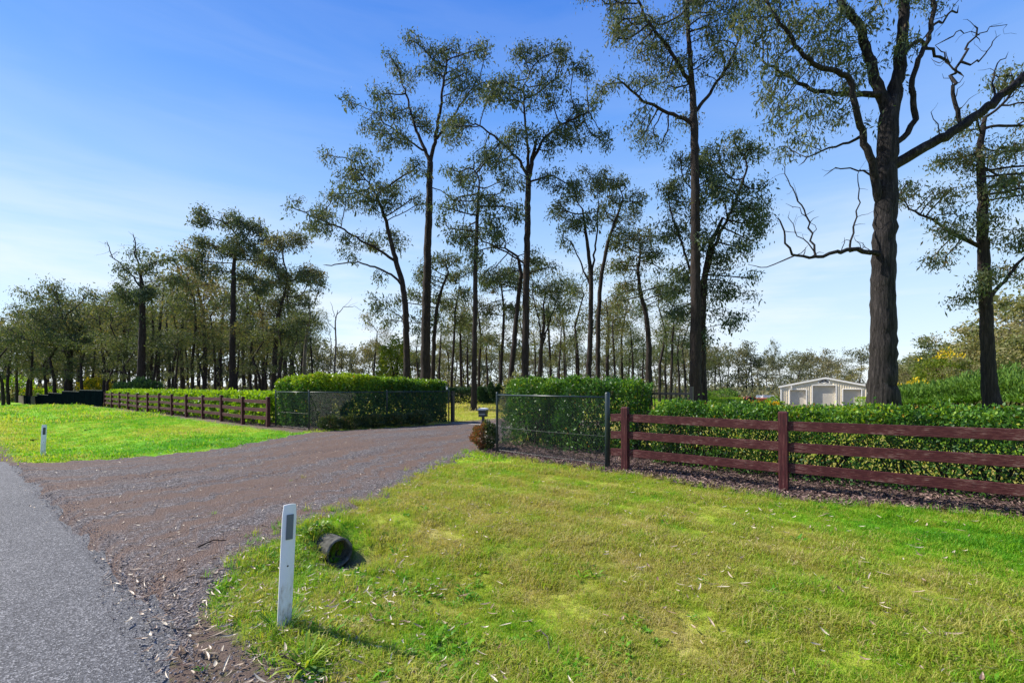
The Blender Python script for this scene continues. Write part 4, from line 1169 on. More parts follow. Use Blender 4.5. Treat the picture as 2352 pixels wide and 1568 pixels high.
# dead grey tree to the right
dt = on_ground(1300, 62.0)
tree_object('dead_tree', dt, px_line([(1300, 930), (1300, 850), (1296, 810), (1290, 785)], 62.0), [0.16, 0.13, 0.09, 0.03],
            [(px_line(q, 62.0), a, b_, False) for q, a, b_ in [([(1299, 840), (1280, 815), (1268, 806)], .06, .02), ([(1297, 815), (1312, 795), (1318, 788)], .05, .015), ([(1293, 795), (1302, 782)], .03, .01)]],
            [], 'small bare grey tree among the distant trunks behind the tall right hedge', mats=('deadwood', 'gum'), per=0, split=False, sides=7)

# ---- repeated trees: prototypes about 18 m tall, shared meshes
def make_proto(name, H, bole, crown_r, seed, leafL, leafW, per, n_att, mats, tint, step, kill, spread, layers=9, lean=0.6, mult=1):
    global rng
    keep = rng
    rng = np.random.default_rng(seed)
    tp = [(0, 0, 0), (rng.normal(0, .2) * lean, rng.normal(0, .2) * lean, H * 0.3), (rng.normal(0, .5) * lean, rng.normal(0, .5) * lean, H * 0.55), (rng.normal(0, .8) * lean, rng.normal(0, .8) * lean, H * 0.78)]
    blobs = []
    for _ in range(layers):
        z = rng.uniform(bole, 0.95) * H
        k = (z / H - bole) / (1 - bole)
        rr = crown_r * (1.0 - 0.75 * abs(k - 0.55) ** 1.3)
        a = rng.uniform(0, 6.28); q = rr * math.sqrt(rng.uniform(0.05, 1)) * 0.75
        b = crown_r * rng.uniform(0.3, 0.5)
        blobs.append((math.cos(a) * q, math.sin(a) * q, z, b, b, b * 0.72))
    o = tree_object(name, (0, 0, 0), tp, [0.011 * H * 1.25, 0.011 * H, 0.009 * H, 0.0045 * H], [], blobs, None, None, None, mats, n_att, per, leafL, leafW, spread, step, kill, 12.0, 0.45, tint, 7, 0.02, 0.8, 2.3, False)
    rng = keep
    return o
MID = [make_proto('gum_tree', 18, b, c, sd, 0.32, 0.11, 34, 520, ('bark', 'gum_mid'), ti, 0.75, 0.95, 0.95, ly) for b, c, sd, ti, ly in ((0.45, 3.9, 11, .42, 9), (0.36, 4.3, 12, .55, 11), (0.52, 3.4, 13, .5, 8), (0.30, 4.2, 14, .40, 10), (0.46, 4.6, 15, .5, 9))]
FAR = [make_proto('gum_tree', 15, b, c, sd, 0.50, 0.22, 34, 190, ('bark', 'gum_far_hazed'), ti, 1.0, 1.2, 1.1, ly) for b, c, sd, ti, ly in ((0.22, 4.2, 21, .35, 13), (0.3, 4.5, 22, .5, 12), (0.38, 3.9, 23, .6, 10), (0.15, 4.8, 24, .45, 15))]
BANK = [make_proto('bank_tree', 14, b, c, sd, 0.40, 0.19, 60, 280, ('bark_pale', 'bank'), ti, 0.85, 1.0, 1.0, ly) for b, c, sd, ti, ly in ((0.12, 5.0, 31, .35, 15), (0.18, 4.4, 32, .6, 13), (0.1, 5.4, 33, .75, 16))]
ALLP = MID + FAR + BANK
used = set()

POSTS_PX = [1176 + F * (P(18.75 + 2.38 * k, 8.09)[0] / P(18.75 + 2.38 * k, 8.09)[1]) for k in range(13)]
ORD = ['first', 'second', 'third', 'fourth', 'fifth', 'sixth', 'seventh', 'eighth', 'ninth', 'tenth', 'eleventh', 'twelfth', 'thirteenth']
MARKS = [(768, 'the bare dead tree'), (935, 'the leaning gum'), (978, 'the tallest slender gum'), (1090, 'the slim straight gum'), (1205, 'the broad dark gum'), (1360, 'the paired dark gums'), (1490, 'the crooked gum'), (1605, 'the tallest central gum')]
def size_word(px, Y, ty):
    H = EYE - (ty - HZ) / F * Y
    return 'low' if H < 13 else ('tall' if H > 18 else 'middling')
def row_word(Y):
    return 'front-row' if Y < 61 else ('back-row' if Y > 77 else 'middle-row')
def wood_label(px, Y, ty):
    if px < 0: w = 'past the left picture edge'
    elif px < 100: w = 'left of the teal panel fence'
    elif px < 232: w = 'above the %s of the teal panel fence' % ('far end' if px < 140 else ('middle' if px < 190 else 'near end'))
    elif px < 640: w = 'above the %s post of the left rail fence counted from the wing' % ORD[int(np.argmin([abs(px - q) for q in POSTS_PX]))]
    else: w = 'above the %s end of the left wing hedge' % ('left' if px < 680 else 'middle-left')
    return '%s %s gum %s' % (size_word(px, Y, ty), row_word(Y), w)
def mid_label(px, Y, ty):
    m = min(MARKS, key=lambda q: abs(q[0] - px))
    return '%s %s gum %s the trunk of %s' % (size_word(px, Y, ty), row_word(Y), 'close to' if abs(m[0] - px) < 14 else ('left of' if px < m[0] else 'right of'), m[1])
def bank_label(px, Y, ty):
    a = 'right of the reddish-brown trunk' if px > 2300 else ('behind the reddish-brown trunk' if px > 2235 else ('around the big yellow wattle' if px > 2150 else 'close right of the huge trunk'))
    if px > 2360: a = 'past the right picture edge'
    return 'olive-brown %s tree %s on the right bank' % ('upper' if ty < 740 else ('middle' if ty < 800 else 'lower'), a)

def place_tree(pr, px, Y, top_py, label, group=None, cat='tree', wid=1.0, x=None):
    """stand a copy of the prototype at this bearing and distance, as tall as its top in the photograph"""
    if x is None: x = (px - 1176) / F * Y
    z = gz(x, Y)
    H = EYE - (top_py - HZ) / F * Y - z
    if pr.name in used:
        o = copy_tree(pr)
    else:
        o = pr; used.add(pr.name)
    base_h = 18 if pr in MID else (15 if pr in FAR else 14)
    k = H / (base_h * 1.0)
    o.location = (x, Y, z)
    o.scale = (k * wid, k * wid, k)
    o.rotation_euler = (0, 0, rng.uniform(0, 6.28))
    for q in ('label', 'group', 'category'):
        if q in o: del o[q]
    return tag(o, label, cat, group)

# left wood
lw = [(8, 62, 790), (40, 74, 745), (70, 66, 735), (104, 80, 700), (128, 60, 770), (184, 72, 705), (213, 64, 760), (236, 58, 705), (264, 56, 730), (283, 72, 650), (296, 60, 742), (346, 58, 668), (362, 76, 612), (398, 54, 700), (421, 64, 588), (444, 52, 655),
      (470, 74, 580), (494, 58, 705), (509, 84, 640), (562, 78, 640), (577, 56, 700), (604, 72, 610), (613, 60, 750), (657, 62, 650), (674, 80, 700), (22, 92, 760), (150, 96, 730), (330, 92, 655), (388, 88, 690), (456, 94, 690), (538, 96, 660), (642, 92, 690), (692, 88, 730), (716, 74, 740), (-40, 70, 760), (-90, 80, 730), (248, 84, 700), (590, 66, 770), (430, 78, 745), (598, 50, 775), (640, 48, 765), (680, 52, 775), (668, 60, 745), (545, 54, 800), (470, 52, 790), (405, 50, 800), (355, 54, 790), (300, 52, 810), (246, 54, 800), (190, 58, 790), (150, 60, 805), (108, 64, 800), (62, 68, 795), (20, 66, 800)]
for i, (px, Y, ty) in enumerate(lw):
    ty -= 34
    near = Y < 64
    lab = wood_label(px, Y, ty)
    place_tree(MID[3] if ty > 730 and Y < 70 else MID[i % 5], px, Y, ty, lab, 'gums of the left wood', wid=1.5 if ty > 730 and Y < 70 else 1.0)
# middle distance behind the gateway and the right hedges
for i, (px, Y, ty) in enumerate([(860, 70, 720), (1010, 62, 690), (1075, 75, 700), (1120, 66, 720), (1265, 58, 640), (1300, 70, 650), (1330, 60, 610), (1395, 55, 620), (1395, 80, 680), (1430, 66, 640), (1455, 58, 700), (1515, 60, 640), (1530, 75, 700), (1560, 60, 720), (1560, 85, 740), (1480, 90, 730), (880, 60, 770), (1060, 60, 640), (1100, 52, 655), (1205, 64, 690), (1232, 72, 720), (1285, 48, 700), (1322, 84, 730), (1410, 48, 690), (1445, 74, 740), (1540, 50, 650), (1575, 66, 690), (1620, 54, 760), (960, 78, 730), (1030, 88, 750), (1150, 84, 745)]):
    place_tree(MID[(i + 2) % 5], px, Y, ty, mid_label(px, Y, ty), 'gums behind the entrance')
# distant tree line
k = 0
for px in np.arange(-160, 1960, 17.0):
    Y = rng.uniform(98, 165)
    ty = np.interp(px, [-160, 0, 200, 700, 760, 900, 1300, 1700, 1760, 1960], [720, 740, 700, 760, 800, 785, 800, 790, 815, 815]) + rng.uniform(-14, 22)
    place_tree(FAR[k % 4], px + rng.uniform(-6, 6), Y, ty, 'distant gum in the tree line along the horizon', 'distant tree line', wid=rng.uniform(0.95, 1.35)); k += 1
# trees behind the shed, singled out
place_tree(FAR[0], 1776, 84, 778, 'thin young pyramidal tree standing alone left of the cream shed', wid=0.45)
place_tree(FAR[1], 1835, 92, 806, 'flat-crowned gum directly behind the left end of the shed roof', wid=1.2)
place_tree(FAR[2], 1893, 95, 806, 'dark umbrella-crowned gum behind the shed ridge', wid=1.2)
place_tree(FAR[3], 1975, 90, 790, 'tall dark gum showing just left of the huge trunk', wid=0.9)
place_tree(BANK[1], 1950, 84, 838, 'pale brown bushy tree behind the right end of the shed', wid=1.3)
# wooded bank on the right
bk = [(2070, 80, 822), (2100, 74, 812), (2135, 82, 790), (2160, 70, 775), (2200, 76, 752), (2225, 64, 770), (2250, 68, 735), (2290, 60, 735), (2310, 66, 700), (2345, 58, 690), (2390, 56, 660), (2440, 52, 640), (2320, 50, 780), (2240, 54, 810), (2180, 60, 830), (2120, 64, 850), (2370, 46, 760), (2430, 44, 700), (2040, 90, 830), (2500, 50, 640), (2290, 52, 830), (2360, 42, 830)]
for i, (px, Y, ty) in enumerate(bk):
    place_tree(BANK[i % 3], px, Y, ty, bank_label(px, Y, ty), 'trees of the wooded bank', wid=1.25)
for p in ALLP:
    if p.name not in used:
        for c in list(p.children): bpy.data.objects.remove(c)
        bpy.data.objects.remove(p)

# ------------------------------------------------------------------ shrubs, conifers, hedges
def bush(name, base, rx, ry, h, n, L, Wd, mat, tint_fn, label, cat='shrub', group=None, shape='ball', up=0.4, stems=5, stem_mat='bark'):
    root = empty(name, base, label, cat, group)
    mb = MB()
    for _ in range(stems):
        a = rng.uniform(0, 6.28); q = rng.uniform(0.2, 0.8)
        e = np.array([math.cos(a) * rx * q, math.sin(a) * ry * q, h * rng.uniform(0.55, 0.85)])
        mid = e * np.array([0.4, 0.4, 0.5]) + rng.normal(0, 0.03 * h, 3)
        mb.tube([(0, 0, -0.05), mid, e], [0.025 * h, 0.018 * h, 0.006 * h], 4)
    mb.build('stems', M[stem_mat], root, kind='stuff')
    d = unit(rng.normal(size=(n, 3)))
    d[:, 2] = np.abs(d[:, 2]) if shape == 'dome' else d[:, 2]
    rad = rng.uniform(0.35, 1.0, n) ** 0.35
    bumpy = 1 + 0.16 * np.sin(d[:, 0] * 5 + 1) * np.sin(d[:, 1] * 5 + 2) + 0.12 * np.sin(d[:, 2] * 7 + d[:, 0] * 4)
    if shape == 'cone':
        zz = rng.uniform(0, 1, n) ** 1.2
        a = rng.uniform(0, 6.28, n)
        rr = (1 - zz) ** 0.8 * rad * (1 + 0.2 * np.sin(a * 5 + zz * 9))
        c = np.stack([np.cos(a) * rr * rx, np.sin(a) * rr * ry, zz * h], 1)
        out = np.stack([np.cos(a), np.sin(a), np.full(n, 0.4)], 1)
    elif shape == 'box':
        p = rng.uniform(-1, 1, (n, 3))
        m = np.abs(p).max(1, keepdims=True)
        p = p / m * (rng.uniform(0.55, 1.0, (n, 1)) ** 0.4)
        c = np.stack([p[:, 0] * rx, p[:, 1] * ry, (p[:, 2] * 0.5 + 0.5) * h], 1)
        out = unit(p)
    else:
        c = d * (rad * bumpy)[:, None] * np.array([rx, ry, h * 0.5]) + np.array([0, 0, h * 0.5])
        out = d
    c[:, 2] = np.maximum(c[:, 2], 0.02)
    dirs = out * 0.7 + rng.normal(0, 0.5, (n, 3)) + np.array([0, 0, up])
    V = leaf_quads(c, dirs, L * rng.uniform(0.6, 1.3, n), Wd * rng.uniform(0.7, 1.3, n))
    leaf_obj('foliage', V, np.clip(tint_fn(c, n), 0, 1), M[mat], root)
    return root

def ntint(mu, sd):
    return lambda c, n: mu + rng.normal(0, sd, n) + 0.12 * np.sin(c[:, 0] * 3 + c[:, 2] * 4)

# conifers along the right
for i, (px, Y, ty, w_) in enumerate([(2075, 40, 893, 1.6), (2105, 39, 888, 1.7), (2140, 38, 885, 1.7), (2178, 37, 880, 1.7), (2215, 36, 868, 1.8), (2250, 35, 862, 1.8), (2310, 33, 852, 1.9), (2352, 32, 868, 1.9), (2395, 31, 850, 1.9)]):
    b = on_ground(px, Y)
    h = EYE - (ty - HZ) / F * Y - b[2]
    o = bush('conifer', b, w_, w_, h, 3800, 0.30, 0.085, 'conifer' if i % 3 else 'conifer', ntint(0.5, 0.25), ['feathery green conifer at the left end of the row, close right of the huge trunk', 'second feathery conifer from the huge trunk in the right row', 'third feathery conifer right of the huge trunk', 'feathery conifer midway between the two right trunks', 'second feathery conifer left of the reddish-brown trunk', 'feathery conifer just left of the reddish-brown trunk', 'feathery conifer just right of the reddish-brown trunk', 'feathery conifer cut by the right picture edge', 'feathery conifer beyond the right picture edge'][i], 'conifer', 'row of green conifers', 'dome', 1.1)
bush('wattle_tree', on_ground(2170, 60), 3.6, 3.0, EYE - (812 - HZ) / F * 60 - gz(*on_ground(2170, 60)[:2]), 5200, 0.34, 0.17, 'wattle', lambda c, n: 0.15 + 0.75 * (c[:, 2] > 0.80 * c[:, 2].max()) * (rng.uniform(0, 1, n) < 0.7) + rng.normal(0, 0.1, n), 'wattle tree topped with bright yellow blossom on the right bank', 'tree', None, 'ball', 0.2)
bush('wattle_tree', on_ground(2098, 52), 2.2, 2.0, EYE - (876 - HZ) / F * 52 - gz(*on_ground(2098, 52)[:2]), 3000, 0.32, 0.16, 'wattle', lambda c, n: 0.15 + 0.7 * (c[:, 2] > 0.78 * c[:, 2].max()) * (rng.uniform(0, 1, n) < 0.7) + rng.normal(0, 0.1, n), 'low wattle bush with yellow blossom just right of the huge trunk', 'shrub', None, 'ball', 0.2)
bush('sapling', on_ground(906, 46), 1.5, 1.5, EYE - (775 - HZ) / F * 46 - gz(*on_ground(906, 46)[:2]), 3400, 0.34, 0.13, 'wattle', lambda c, n: 0.22 + rng.normal(0, 0.12, n), 'yellow-green feathery sapling behind the left wing hedge', 'tree', None, 'ball', -0.5)
bush('conifer', on_ground(320, 43), 2.0, 1.4, EYE - (876 - HZ) / F * 43 - gz(*on_ground(320, 43)[:2]), 4200, 0.32, 0.09, 'conifer_dark', ntint(0.75, 0.25), 'low dark green conifer behind the left rail fence', 'conifer', None, 'dome', 0.9)
bush('sapling', on_ground(1180, 21), 0.55, 0.5, 2.15, 1500, 0.16, 0.05, 'bank', lambda c, n: 0.45 + rng.normal(0, 0.2, n), 'pale wispy sapling at the left end of the right wing hedge', 'shrub', None, 'ball', 0.0)
for px, Y, ty, w_, lab in ((30, 78, 865, 2.6, 'lime green shrub at the far left edge behind the paling fence'), (75, 82, 893, 2.4, 'low golden shrub spilling over the far paling fence'), (110, 80, 893, 2.2, 'low green shrub beside the far dark panels'), (206, 64, 872, 1.2, 'yellow flowering shrub behind the teal panel fence'), (225, 62, 868, 1.6, 'yellow shrub just left of the rail fence end')):
    b = on_ground(px, Y)
    bush('shrub', b, w_, w_, max(EYE - (ty - HZ) / F * Y - b[2], 0.8), 1500, 0.36, 0.18, 'wattle' if 'yellow' in lab or 'golden' in lab else 'hedge_lime', ntint(0.5, 0.2), lab, 'shrub')
b = on_ground(1660, 70)
bush('shrub', b, 2.6, 1.6, 2.0, 1800, 0.3, 0.15, 'conifer', ntint(0.6, 0.2), 'green shrub far off left of the central double trunk', 'shrub')
# undergrowth at the foot of the woods: one mass
n = 52000
px = rng.uniform(-120, 1960, n); Yd = rng.uniform(74, 170, n)
x = (px - 1176) / F * Yd
c = np.stack([x, Yd, gh(x, Yd) + np.abs(rng.normal(0, 1.15, n)) * np.clip(1 + 0.8 * wob(x, Yd, 9, 1), 0.15, 2)], 1)
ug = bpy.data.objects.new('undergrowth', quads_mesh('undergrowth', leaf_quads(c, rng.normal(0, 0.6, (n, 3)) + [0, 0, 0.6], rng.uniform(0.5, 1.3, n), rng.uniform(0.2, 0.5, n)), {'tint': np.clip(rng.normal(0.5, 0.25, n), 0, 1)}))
ug.data.materials.append(M['gum_far_hazed']); COL.objects.link(ug); tag(ug, kind='stuff')

def hedge(name, path, depth, height, n, L, Wd, mat, label, tint=0.4, top=0.32, gap=0.0, stems=30, low_gap=0.0, hfn=None, stem_mat='bark', inner=0.35, lime=None):
    """clipped hedge along a path of (s, t) points; path is the middle line"""
    pw = np.array([P(*q) for q in path])
    seg = np.concatenate([[0], np.cumsum(np.linalg.norm(np.diff(pw, axis=0), axis=1))])
    base = np.array([pw[0][0], pw[0][1], gz(*pw[0])])
    root = empty(name, base, label, 'hedge')
    tot = seg[-1]
    def along(u):
        x = np.interp(u, seg, pw[:, 0]); y = np.interp(u, seg, pw[:, 1])
        e = 0.35
        dx = np.interp(np.minimum(u + e, tot), seg, pw[:, 0]) - np.interp(np.maximum(u - e, 0), seg, pw[:, 0])
        dy = np.interp(np.minimum(u + e, tot), seg, pw[:, 1]) - np.interp(np.maximum(u - e, 0), seg, pw[:, 1])
        q = np.hypot(dx, dy) + 1e-9
        return x, y, dx / q, dy / q
    # choose a spot on the shell: sides, top, ends, or inside
    areas = np.array([tot * height, tot * height, tot * depth * 1.5, depth * height, depth * height])
    m = int(n * 1.9)
    face = rng.choice(5, m, p=areas / areas.sum())
    u = rng.uniform(0, tot, m); a = rng.uniform(-1, 1, m); h = rng.uniform(0.0, 1, m) ** 0.9
    a = np.where(face == 0, -1, np.where(face == 1, 1, a)); h = np.where(face == 2, 1, h)
    u = np.where(face == 3, 0, np.where(face == 4, tot, u))
    ins = rng.gamma(1.2, 0.055, m) * (1 + (rng.uniform(0, 1, m) < inner) * 2.5)
    H = height * (np.ones(m) if hfn is None else hfn(u))
    bx = 0.07 * np.sin(u * 3.7 + a * 2 + h * 2) + 0.05 * np.sin(u * 9.1 + h * 7) + 0.03 * np.sin(u * 21 + h * 15)
    aa = a * (depth / 2 + bx) - np.sign(a) * ins * np.where(face < 2, 1, 0.2)
    zz = h * (H + 0.05 * np.sin(u * 4.3 + a * 2) + 0.035 * np.sin(u * 10.7 + a * 4) + 0.03 * np.sin(u * 23 + a * 6) + np.where((face == 2) & (rng.uniform(0, 1, m) < 0.06), rng.uniform(0, 0.12, m), 0)) - np.where(face == 2, ins, 0)
    uu = u + np.where(face == 3, ins, np.where(face == 4, -ins, 0))
    # round the top edges a little
    over = np.clip(zz - (H - 0.18), 0, 1)
    aa = aa * (1 - over * 0.9)
    x, y, tx, ty = along(uu)
    X = x - ty * aa; Y = y + tx * aa
    keep = np.ones(m, bool)
    if gap > 0:
        hole = 0.5 * np.sin(u * 2.9 + 3 * h) + 0.5 * np.sin(u * 6.3 + 9 * h + a) + 0.45 * np.sin(u * 13 + 14 * h + 2)
        keep &= rng.uniform(0, 1, m) > gap * sstep(0.1, 0.75, hole) * (h < 0.97)
    if low_gap > 0:
        keep &= rng.uniform(0, 1, m) > low_gap * (1 - sstep(0.05, 0.5, h)) 
    idx = np.where(keep)[0][:n]
    X, Y, zz, face, a, tx, ty, h, u = X[idx], Y[idx], zz[idx], face[idx], a[idx], tx[idx], ty[idx], h[idx], u[idx]
    k = len(idx)
    nrm = np.stack([np.where(face == 2, 0, -ty * a), np.where(face == 2, 0, tx * a), np.where(face == 2, 1.0, 0.25)], 1)
    c = np.stack([X, Y, gh(X, Y) + np.maximum(zz, 0.03)], 1) - base
    d = nrm * 0.55 + rng.normal(0, 0.55, (k, 3)) + np.array([0, 0, 0.3])
    V = leaf_quads(c, d, L * rng.uniform(0.6, 1.25, k), Wd * rng.uniform(0.75, 1.25, k), nrm=rng.normal(0, 0.6, (k, 3)) + nrm)
    ti = tint + rng.normal(0, 0.15, k) + top * sstep(0.82, 1.0, h) * rng.uniform(0.3, 1, k) + 0.09 * np.sin(u * 1.7 + h * 3) + 0.07 * np.sin(u * 5.3 - h * 6 + a)  # top leaves tinted lighter, sunlight painted into the leaf colour
    if lime: ti = ti + 0.5 * np.exp(-((u - lime[0]) / lime[1]) ** 2) * sstep(0.55, 0.9, h)  # lime: sunlit stretch of the hedge top, painted into the leaf tint
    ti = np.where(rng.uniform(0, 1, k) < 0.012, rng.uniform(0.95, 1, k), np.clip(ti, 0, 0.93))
    leaf_obj('foliage', V, ti, M[mat], root)
    sb = MB()
    for _ in range(stems):
        uu = rng.uniform(0.1, tot - 0.1)
        x, y, tx, ty = along(np.array([uu])); x, y, tx, ty = x[0], y[0], tx[0], ty[0]
        for _b in range(3):
            o_ = rng.uniform(-0.15, 0.15); o2 = rng.uniform(-0.42, 0.42) * depth
            al = rng.normal(0, 0.35)
            p0 = np.array([x - ty * o_, y + tx * o_, gz(x, y) - 0.03])
            p2 = np.array([x - ty * o2 + tx * al, y + tx * o2 + ty * al, gz(x, y) + height * rng.uniform(0.7, 0.97)])
            p1 = (p0 + p2) / 2 + rng.normal(0, 0.06, 3) * np.array([1, 1, 0.5])
            sb.tube(np.array([p0, p1, p2]) - base, [0.017, 0.011, 0.004], 4)
    sb.build('stems', M[stem_mat], root, kind='stuff')
    return root

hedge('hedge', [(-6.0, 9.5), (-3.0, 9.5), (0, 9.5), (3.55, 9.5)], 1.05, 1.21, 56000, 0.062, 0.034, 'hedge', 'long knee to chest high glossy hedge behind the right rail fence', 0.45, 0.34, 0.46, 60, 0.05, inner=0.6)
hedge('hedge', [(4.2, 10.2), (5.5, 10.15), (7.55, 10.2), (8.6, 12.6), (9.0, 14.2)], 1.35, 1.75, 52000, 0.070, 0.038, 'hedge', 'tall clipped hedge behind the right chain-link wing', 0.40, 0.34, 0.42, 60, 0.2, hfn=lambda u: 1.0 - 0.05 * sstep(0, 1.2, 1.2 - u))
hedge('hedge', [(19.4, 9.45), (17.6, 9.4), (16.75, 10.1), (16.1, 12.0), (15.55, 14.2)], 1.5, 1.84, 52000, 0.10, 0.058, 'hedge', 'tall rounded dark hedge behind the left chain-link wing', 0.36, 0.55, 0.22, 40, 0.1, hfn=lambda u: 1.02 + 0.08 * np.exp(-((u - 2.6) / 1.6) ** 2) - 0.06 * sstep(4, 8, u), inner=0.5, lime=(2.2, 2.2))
hedge('hedge', [(20.0, 9.3), (28, 9.3), (38, 9.3), (48.5, 9.2)], 1.5, 1.26, 46000, 0.14, 0.085, 'hedge_lime', 'long low hedge with a sunlit lime top behind the left rail fence', 0.30, 0.45, 0.2, 60, 0.0)
hd = hedge('hedge', [(31.0, 29.0), (29.0, 32.0), (26.2, 34.0), (23.0, 36.0)], 1.8, 1.38, 14000, 0.20, 0.07, 'conifer_dark', 'dark clipped conifer hedge across the paddock seen through the gateway', 0.45, 0.3, 0.0, 20, 0.0)
for i, (px, ty) in enumerate(((1105, 890), (1128, 880), (1146, 884), (1166, 872))):
    b = on_ground(px, 41.5)
    bush('conifer', b, 0.75, 0.75, EYE - (ty - HZ) / F * 41.5 - b[2], 1500, 0.22, 0.07, 'conifer_dark', ntint(0.6, 0.25), ['leftmost young dark conifer rising from the far clipped hedge', 'second young dark conifer of the far clipped hedge', 'third young dark conifer of the far clipped hedge', 'tallest young dark conifer, at the right end of the far clipped hedge'][i], 'conifer', 'young conifers in the gateway', 'cone', 0.5)
# clipped box hedges and flowers near the shed
def box_bush(name, px0, px1, py_top, Y, dep, mat, tint, label, cat, h=None, n=2600, L=0.13):
    x0, x1 = (px0 - 1176) / F * Y, (px1 - 1176) / F * Y
    z = gz((x0 + x1) / 2, Y)
    hh = EYE - (py_top - HZ) / F * Y - z
    bush(name, ((x0 + x1) / 2, Y, z), (x1 - x0) / 2, dep, max(hh, 0.3), n, L, L * 0.55, mat, tint, label, cat, None, 'box', 0.3)
toplit = lambda c, n: 0.45 + 0.4 * (c[:, 2] > 0.85 * c[:, 2].max()) + rng.normal(0, 0.15, n)
box_bush('box_hedge', 1637, 1701, 913, 52, 0.8, 'hedge_lime', toplit, 'clipped lime green box hedge right of the central double trunk', 'hedge')
box_bush('box_hedge', 1976, 2012, 912, 48, 0.9, 'hedge_lime', toplit, 'square clipped green hedge against the right end of the shed', 'hedge')
box_bush('box_hedge', 1783, 1798, 922, 60, 0.6, 'hedge_lime', toplit, 'small square lime hedge at the left foot of the shed', 'hedge', n=900)
box_bush('flower_bed', 1709, 1782, 922, 56, 0.9, 'flower', ntint(0.55, 0.3), 'low bed of orange-yellow flowers in front of the orange tractor', 'flowers')
b = on_ground(1777, 58)
bush('shrub', b, 0.75, 0.75, EYE - (912 - HZ) / F * 58 - b[2], 1100, 0.2, 0.09, 'hedge_lime', ntint(0.5, 0.25), 'small round bright green shrub left of the shed', 'shrub')

# nandina shrubs
for i, (px, py, hw) in enumerate(((757, 990, 22), (797, 990, 18), (845, 990, 24), (893, 985, 24), (955, 980, 29))):
    t_ = (8.85, 9.55, 10.35, 11.25, 12.2)[i]
    s_ = np.interp(t_, [8.3, 11.15, 13.9], [15.95, 15.25, 14.58]) - 0.36
    bx_, by_ = P(s_, t_); Y = by_
    b = np.array([bx_, by_, gz(bx_, by_)])
    r_ = hw * Y / F
    bush('nandina_shrub', b, r_ * 1.1, 0.34, 0.52 + 0.04 * (i == 4), 2300, 0.075, 0.038, 'shrub', ntint(0.38, 0.2), ['low rounded shrub at the left end of the row before the left wing', 'second low shrub from the left in the row before the left wing', 'middle low shrub of the row before the left wing', 'second low shrub from the gate in the row before the left wing', 'low spreading shrub nearest the gate in the row before the left wing'][i], 'shrub', 'low shrubs before the left wing', 'ball', 0.4)
b = on_ground(1114, 11.6)
bush('nandina_shrub', b, 0.33, 0.33, 0.66, 4200, 0.055, 0.030, 'shrub', lambda c, n: 0.62 + 0.3 * (c[:, 0] < 0) - 0.35 * (c[:, 0] > 0.05) + rng.normal(0, 0.18, n), 'rounded reddish-green shrub beside the corner post of the right wing', 'shrub', None, 'ball', 0.4)

# ------------------------------------------------------------------ fences
DIR = math.atan2(-US[1], -US[0])          # heading of the fence line towards the right

def rail_fence(root_s, posts, t, label, sq=0.125, ph=1.2, overs=(None, None), zdrop=0.0):
    x0, y0 = P(root_s, t)
    root = empty('rail_fence', (x0, y0, gz(x0, y0)), label, 'fence')
    base = np.array(root.location)
    for k, s in enumerate(posts):
        x, y = P(s, t)
        z = gz(x, y)
        mb = MB()
        h = ph + rng.normal(0, 0.012)
        q = sq / 2
        c = 0.018
        ring = lambda zz, e: [(-e, -e, zz), (e, -e, zz), (e, e, zz), (-e, e, zz)]
        v = ring(-0.3, q) + ring(h - c, q) + ring(h, q - c)
        f = [(0, 3, 2, 1)] + [(i, (i + 1) % 4, (i + 1) % 4 + 4, i + 4) for i in range(4)] + [(i + 4, (i + 1) % 4 + 4, (i + 1) % 4 + 8, i + 8) for i in range(4)] + [(8, 9, 10, 11)]
        mb.add(v, f)
        o = mb.build('post', M['fence_post'], root, bevel=0.004)
        o.location = (x - base[0], y - base[1], z - base[2])
        o.rotation_euler = (rng.normal(0, 0.008), rng.normal(0, 0.008), DIR + rng.normal(0, 0.02))
    ss = list(posts)
    spans = list(zip(ss[:-1], ss[1:]))
    if overs[0] is not None: spans.insert(0, (overs[0], ss[0]))
    if overs[1] is not None: spans.append((ss[-1], overs[1]))
    for (a, b) in spans:
        for zc in (0.345, 0.675, 1.005):
            ta = t + 0.0
            a1, b1 = (a - sq / 2 + 0.02, b + sq / 2 - 0.02) if a > b else (a + sq / 2 - 0.02, b - sq / 2 + 0.02)
            pa = np.array([*P(a1, ta), 0]); pb = np.array([*P(b1, ta), 0])
            pa[2] = gz(*P(a, t)) + zc + rng.normal(0, 0.006); pb[2] = gz(*P(b, t)) + zc + rng.normal(0, 0.006)
            L = np.linalg.norm(pb - pa)
            mb = MB().box((0, 0, 0), (L, 0.042, 0.142))
            # slight bow of old timber
            o = mb.build('rail', M['fence'], root, bevel=0.004)
            mid = (pa + pb) / 2
            o.location = mid - base
            d = pb - pa
            o.rotation_euler = (0, -math.asin(d[2] / L), math.atan2(d[1], d[0]))
    return root, base
m_, n_, l_, b_ = mat_base('weathered_red_post')
v_ = coords(n_, l_, 'Object', (26, 26, 2.0))
t_ = noise(n_, l_, 2.0, 8, v_, 0.7)
r_ = ramp(n_, [(0.36, (0.026, 0.006, 0.008)), (0.54, (0.066, 0.013, 0.015)), (0.64, (0.12, 0.045, 0.04)), (0.74, (0.30, 0.21, 0.18))])
l_.new(t_.outputs['Fac'], r_.inputs['Fac']); l_.new(r_.outputs['Color'], b_.inputs['Base Color'])
b_.inputs['Roughness'].default_value = 0.65
bump(n_, l_, b_, t_.outputs['Fac'], 0.5, 0.006)
M['fence_post'] = m_
rf, rfb = rail_fence(3.68, [3.68, 1.08, -1.52, -4.12, -6.72], 8.09, 'weathered red-brown post and rail fence in front of the right hedge', overs=(4.02, None))
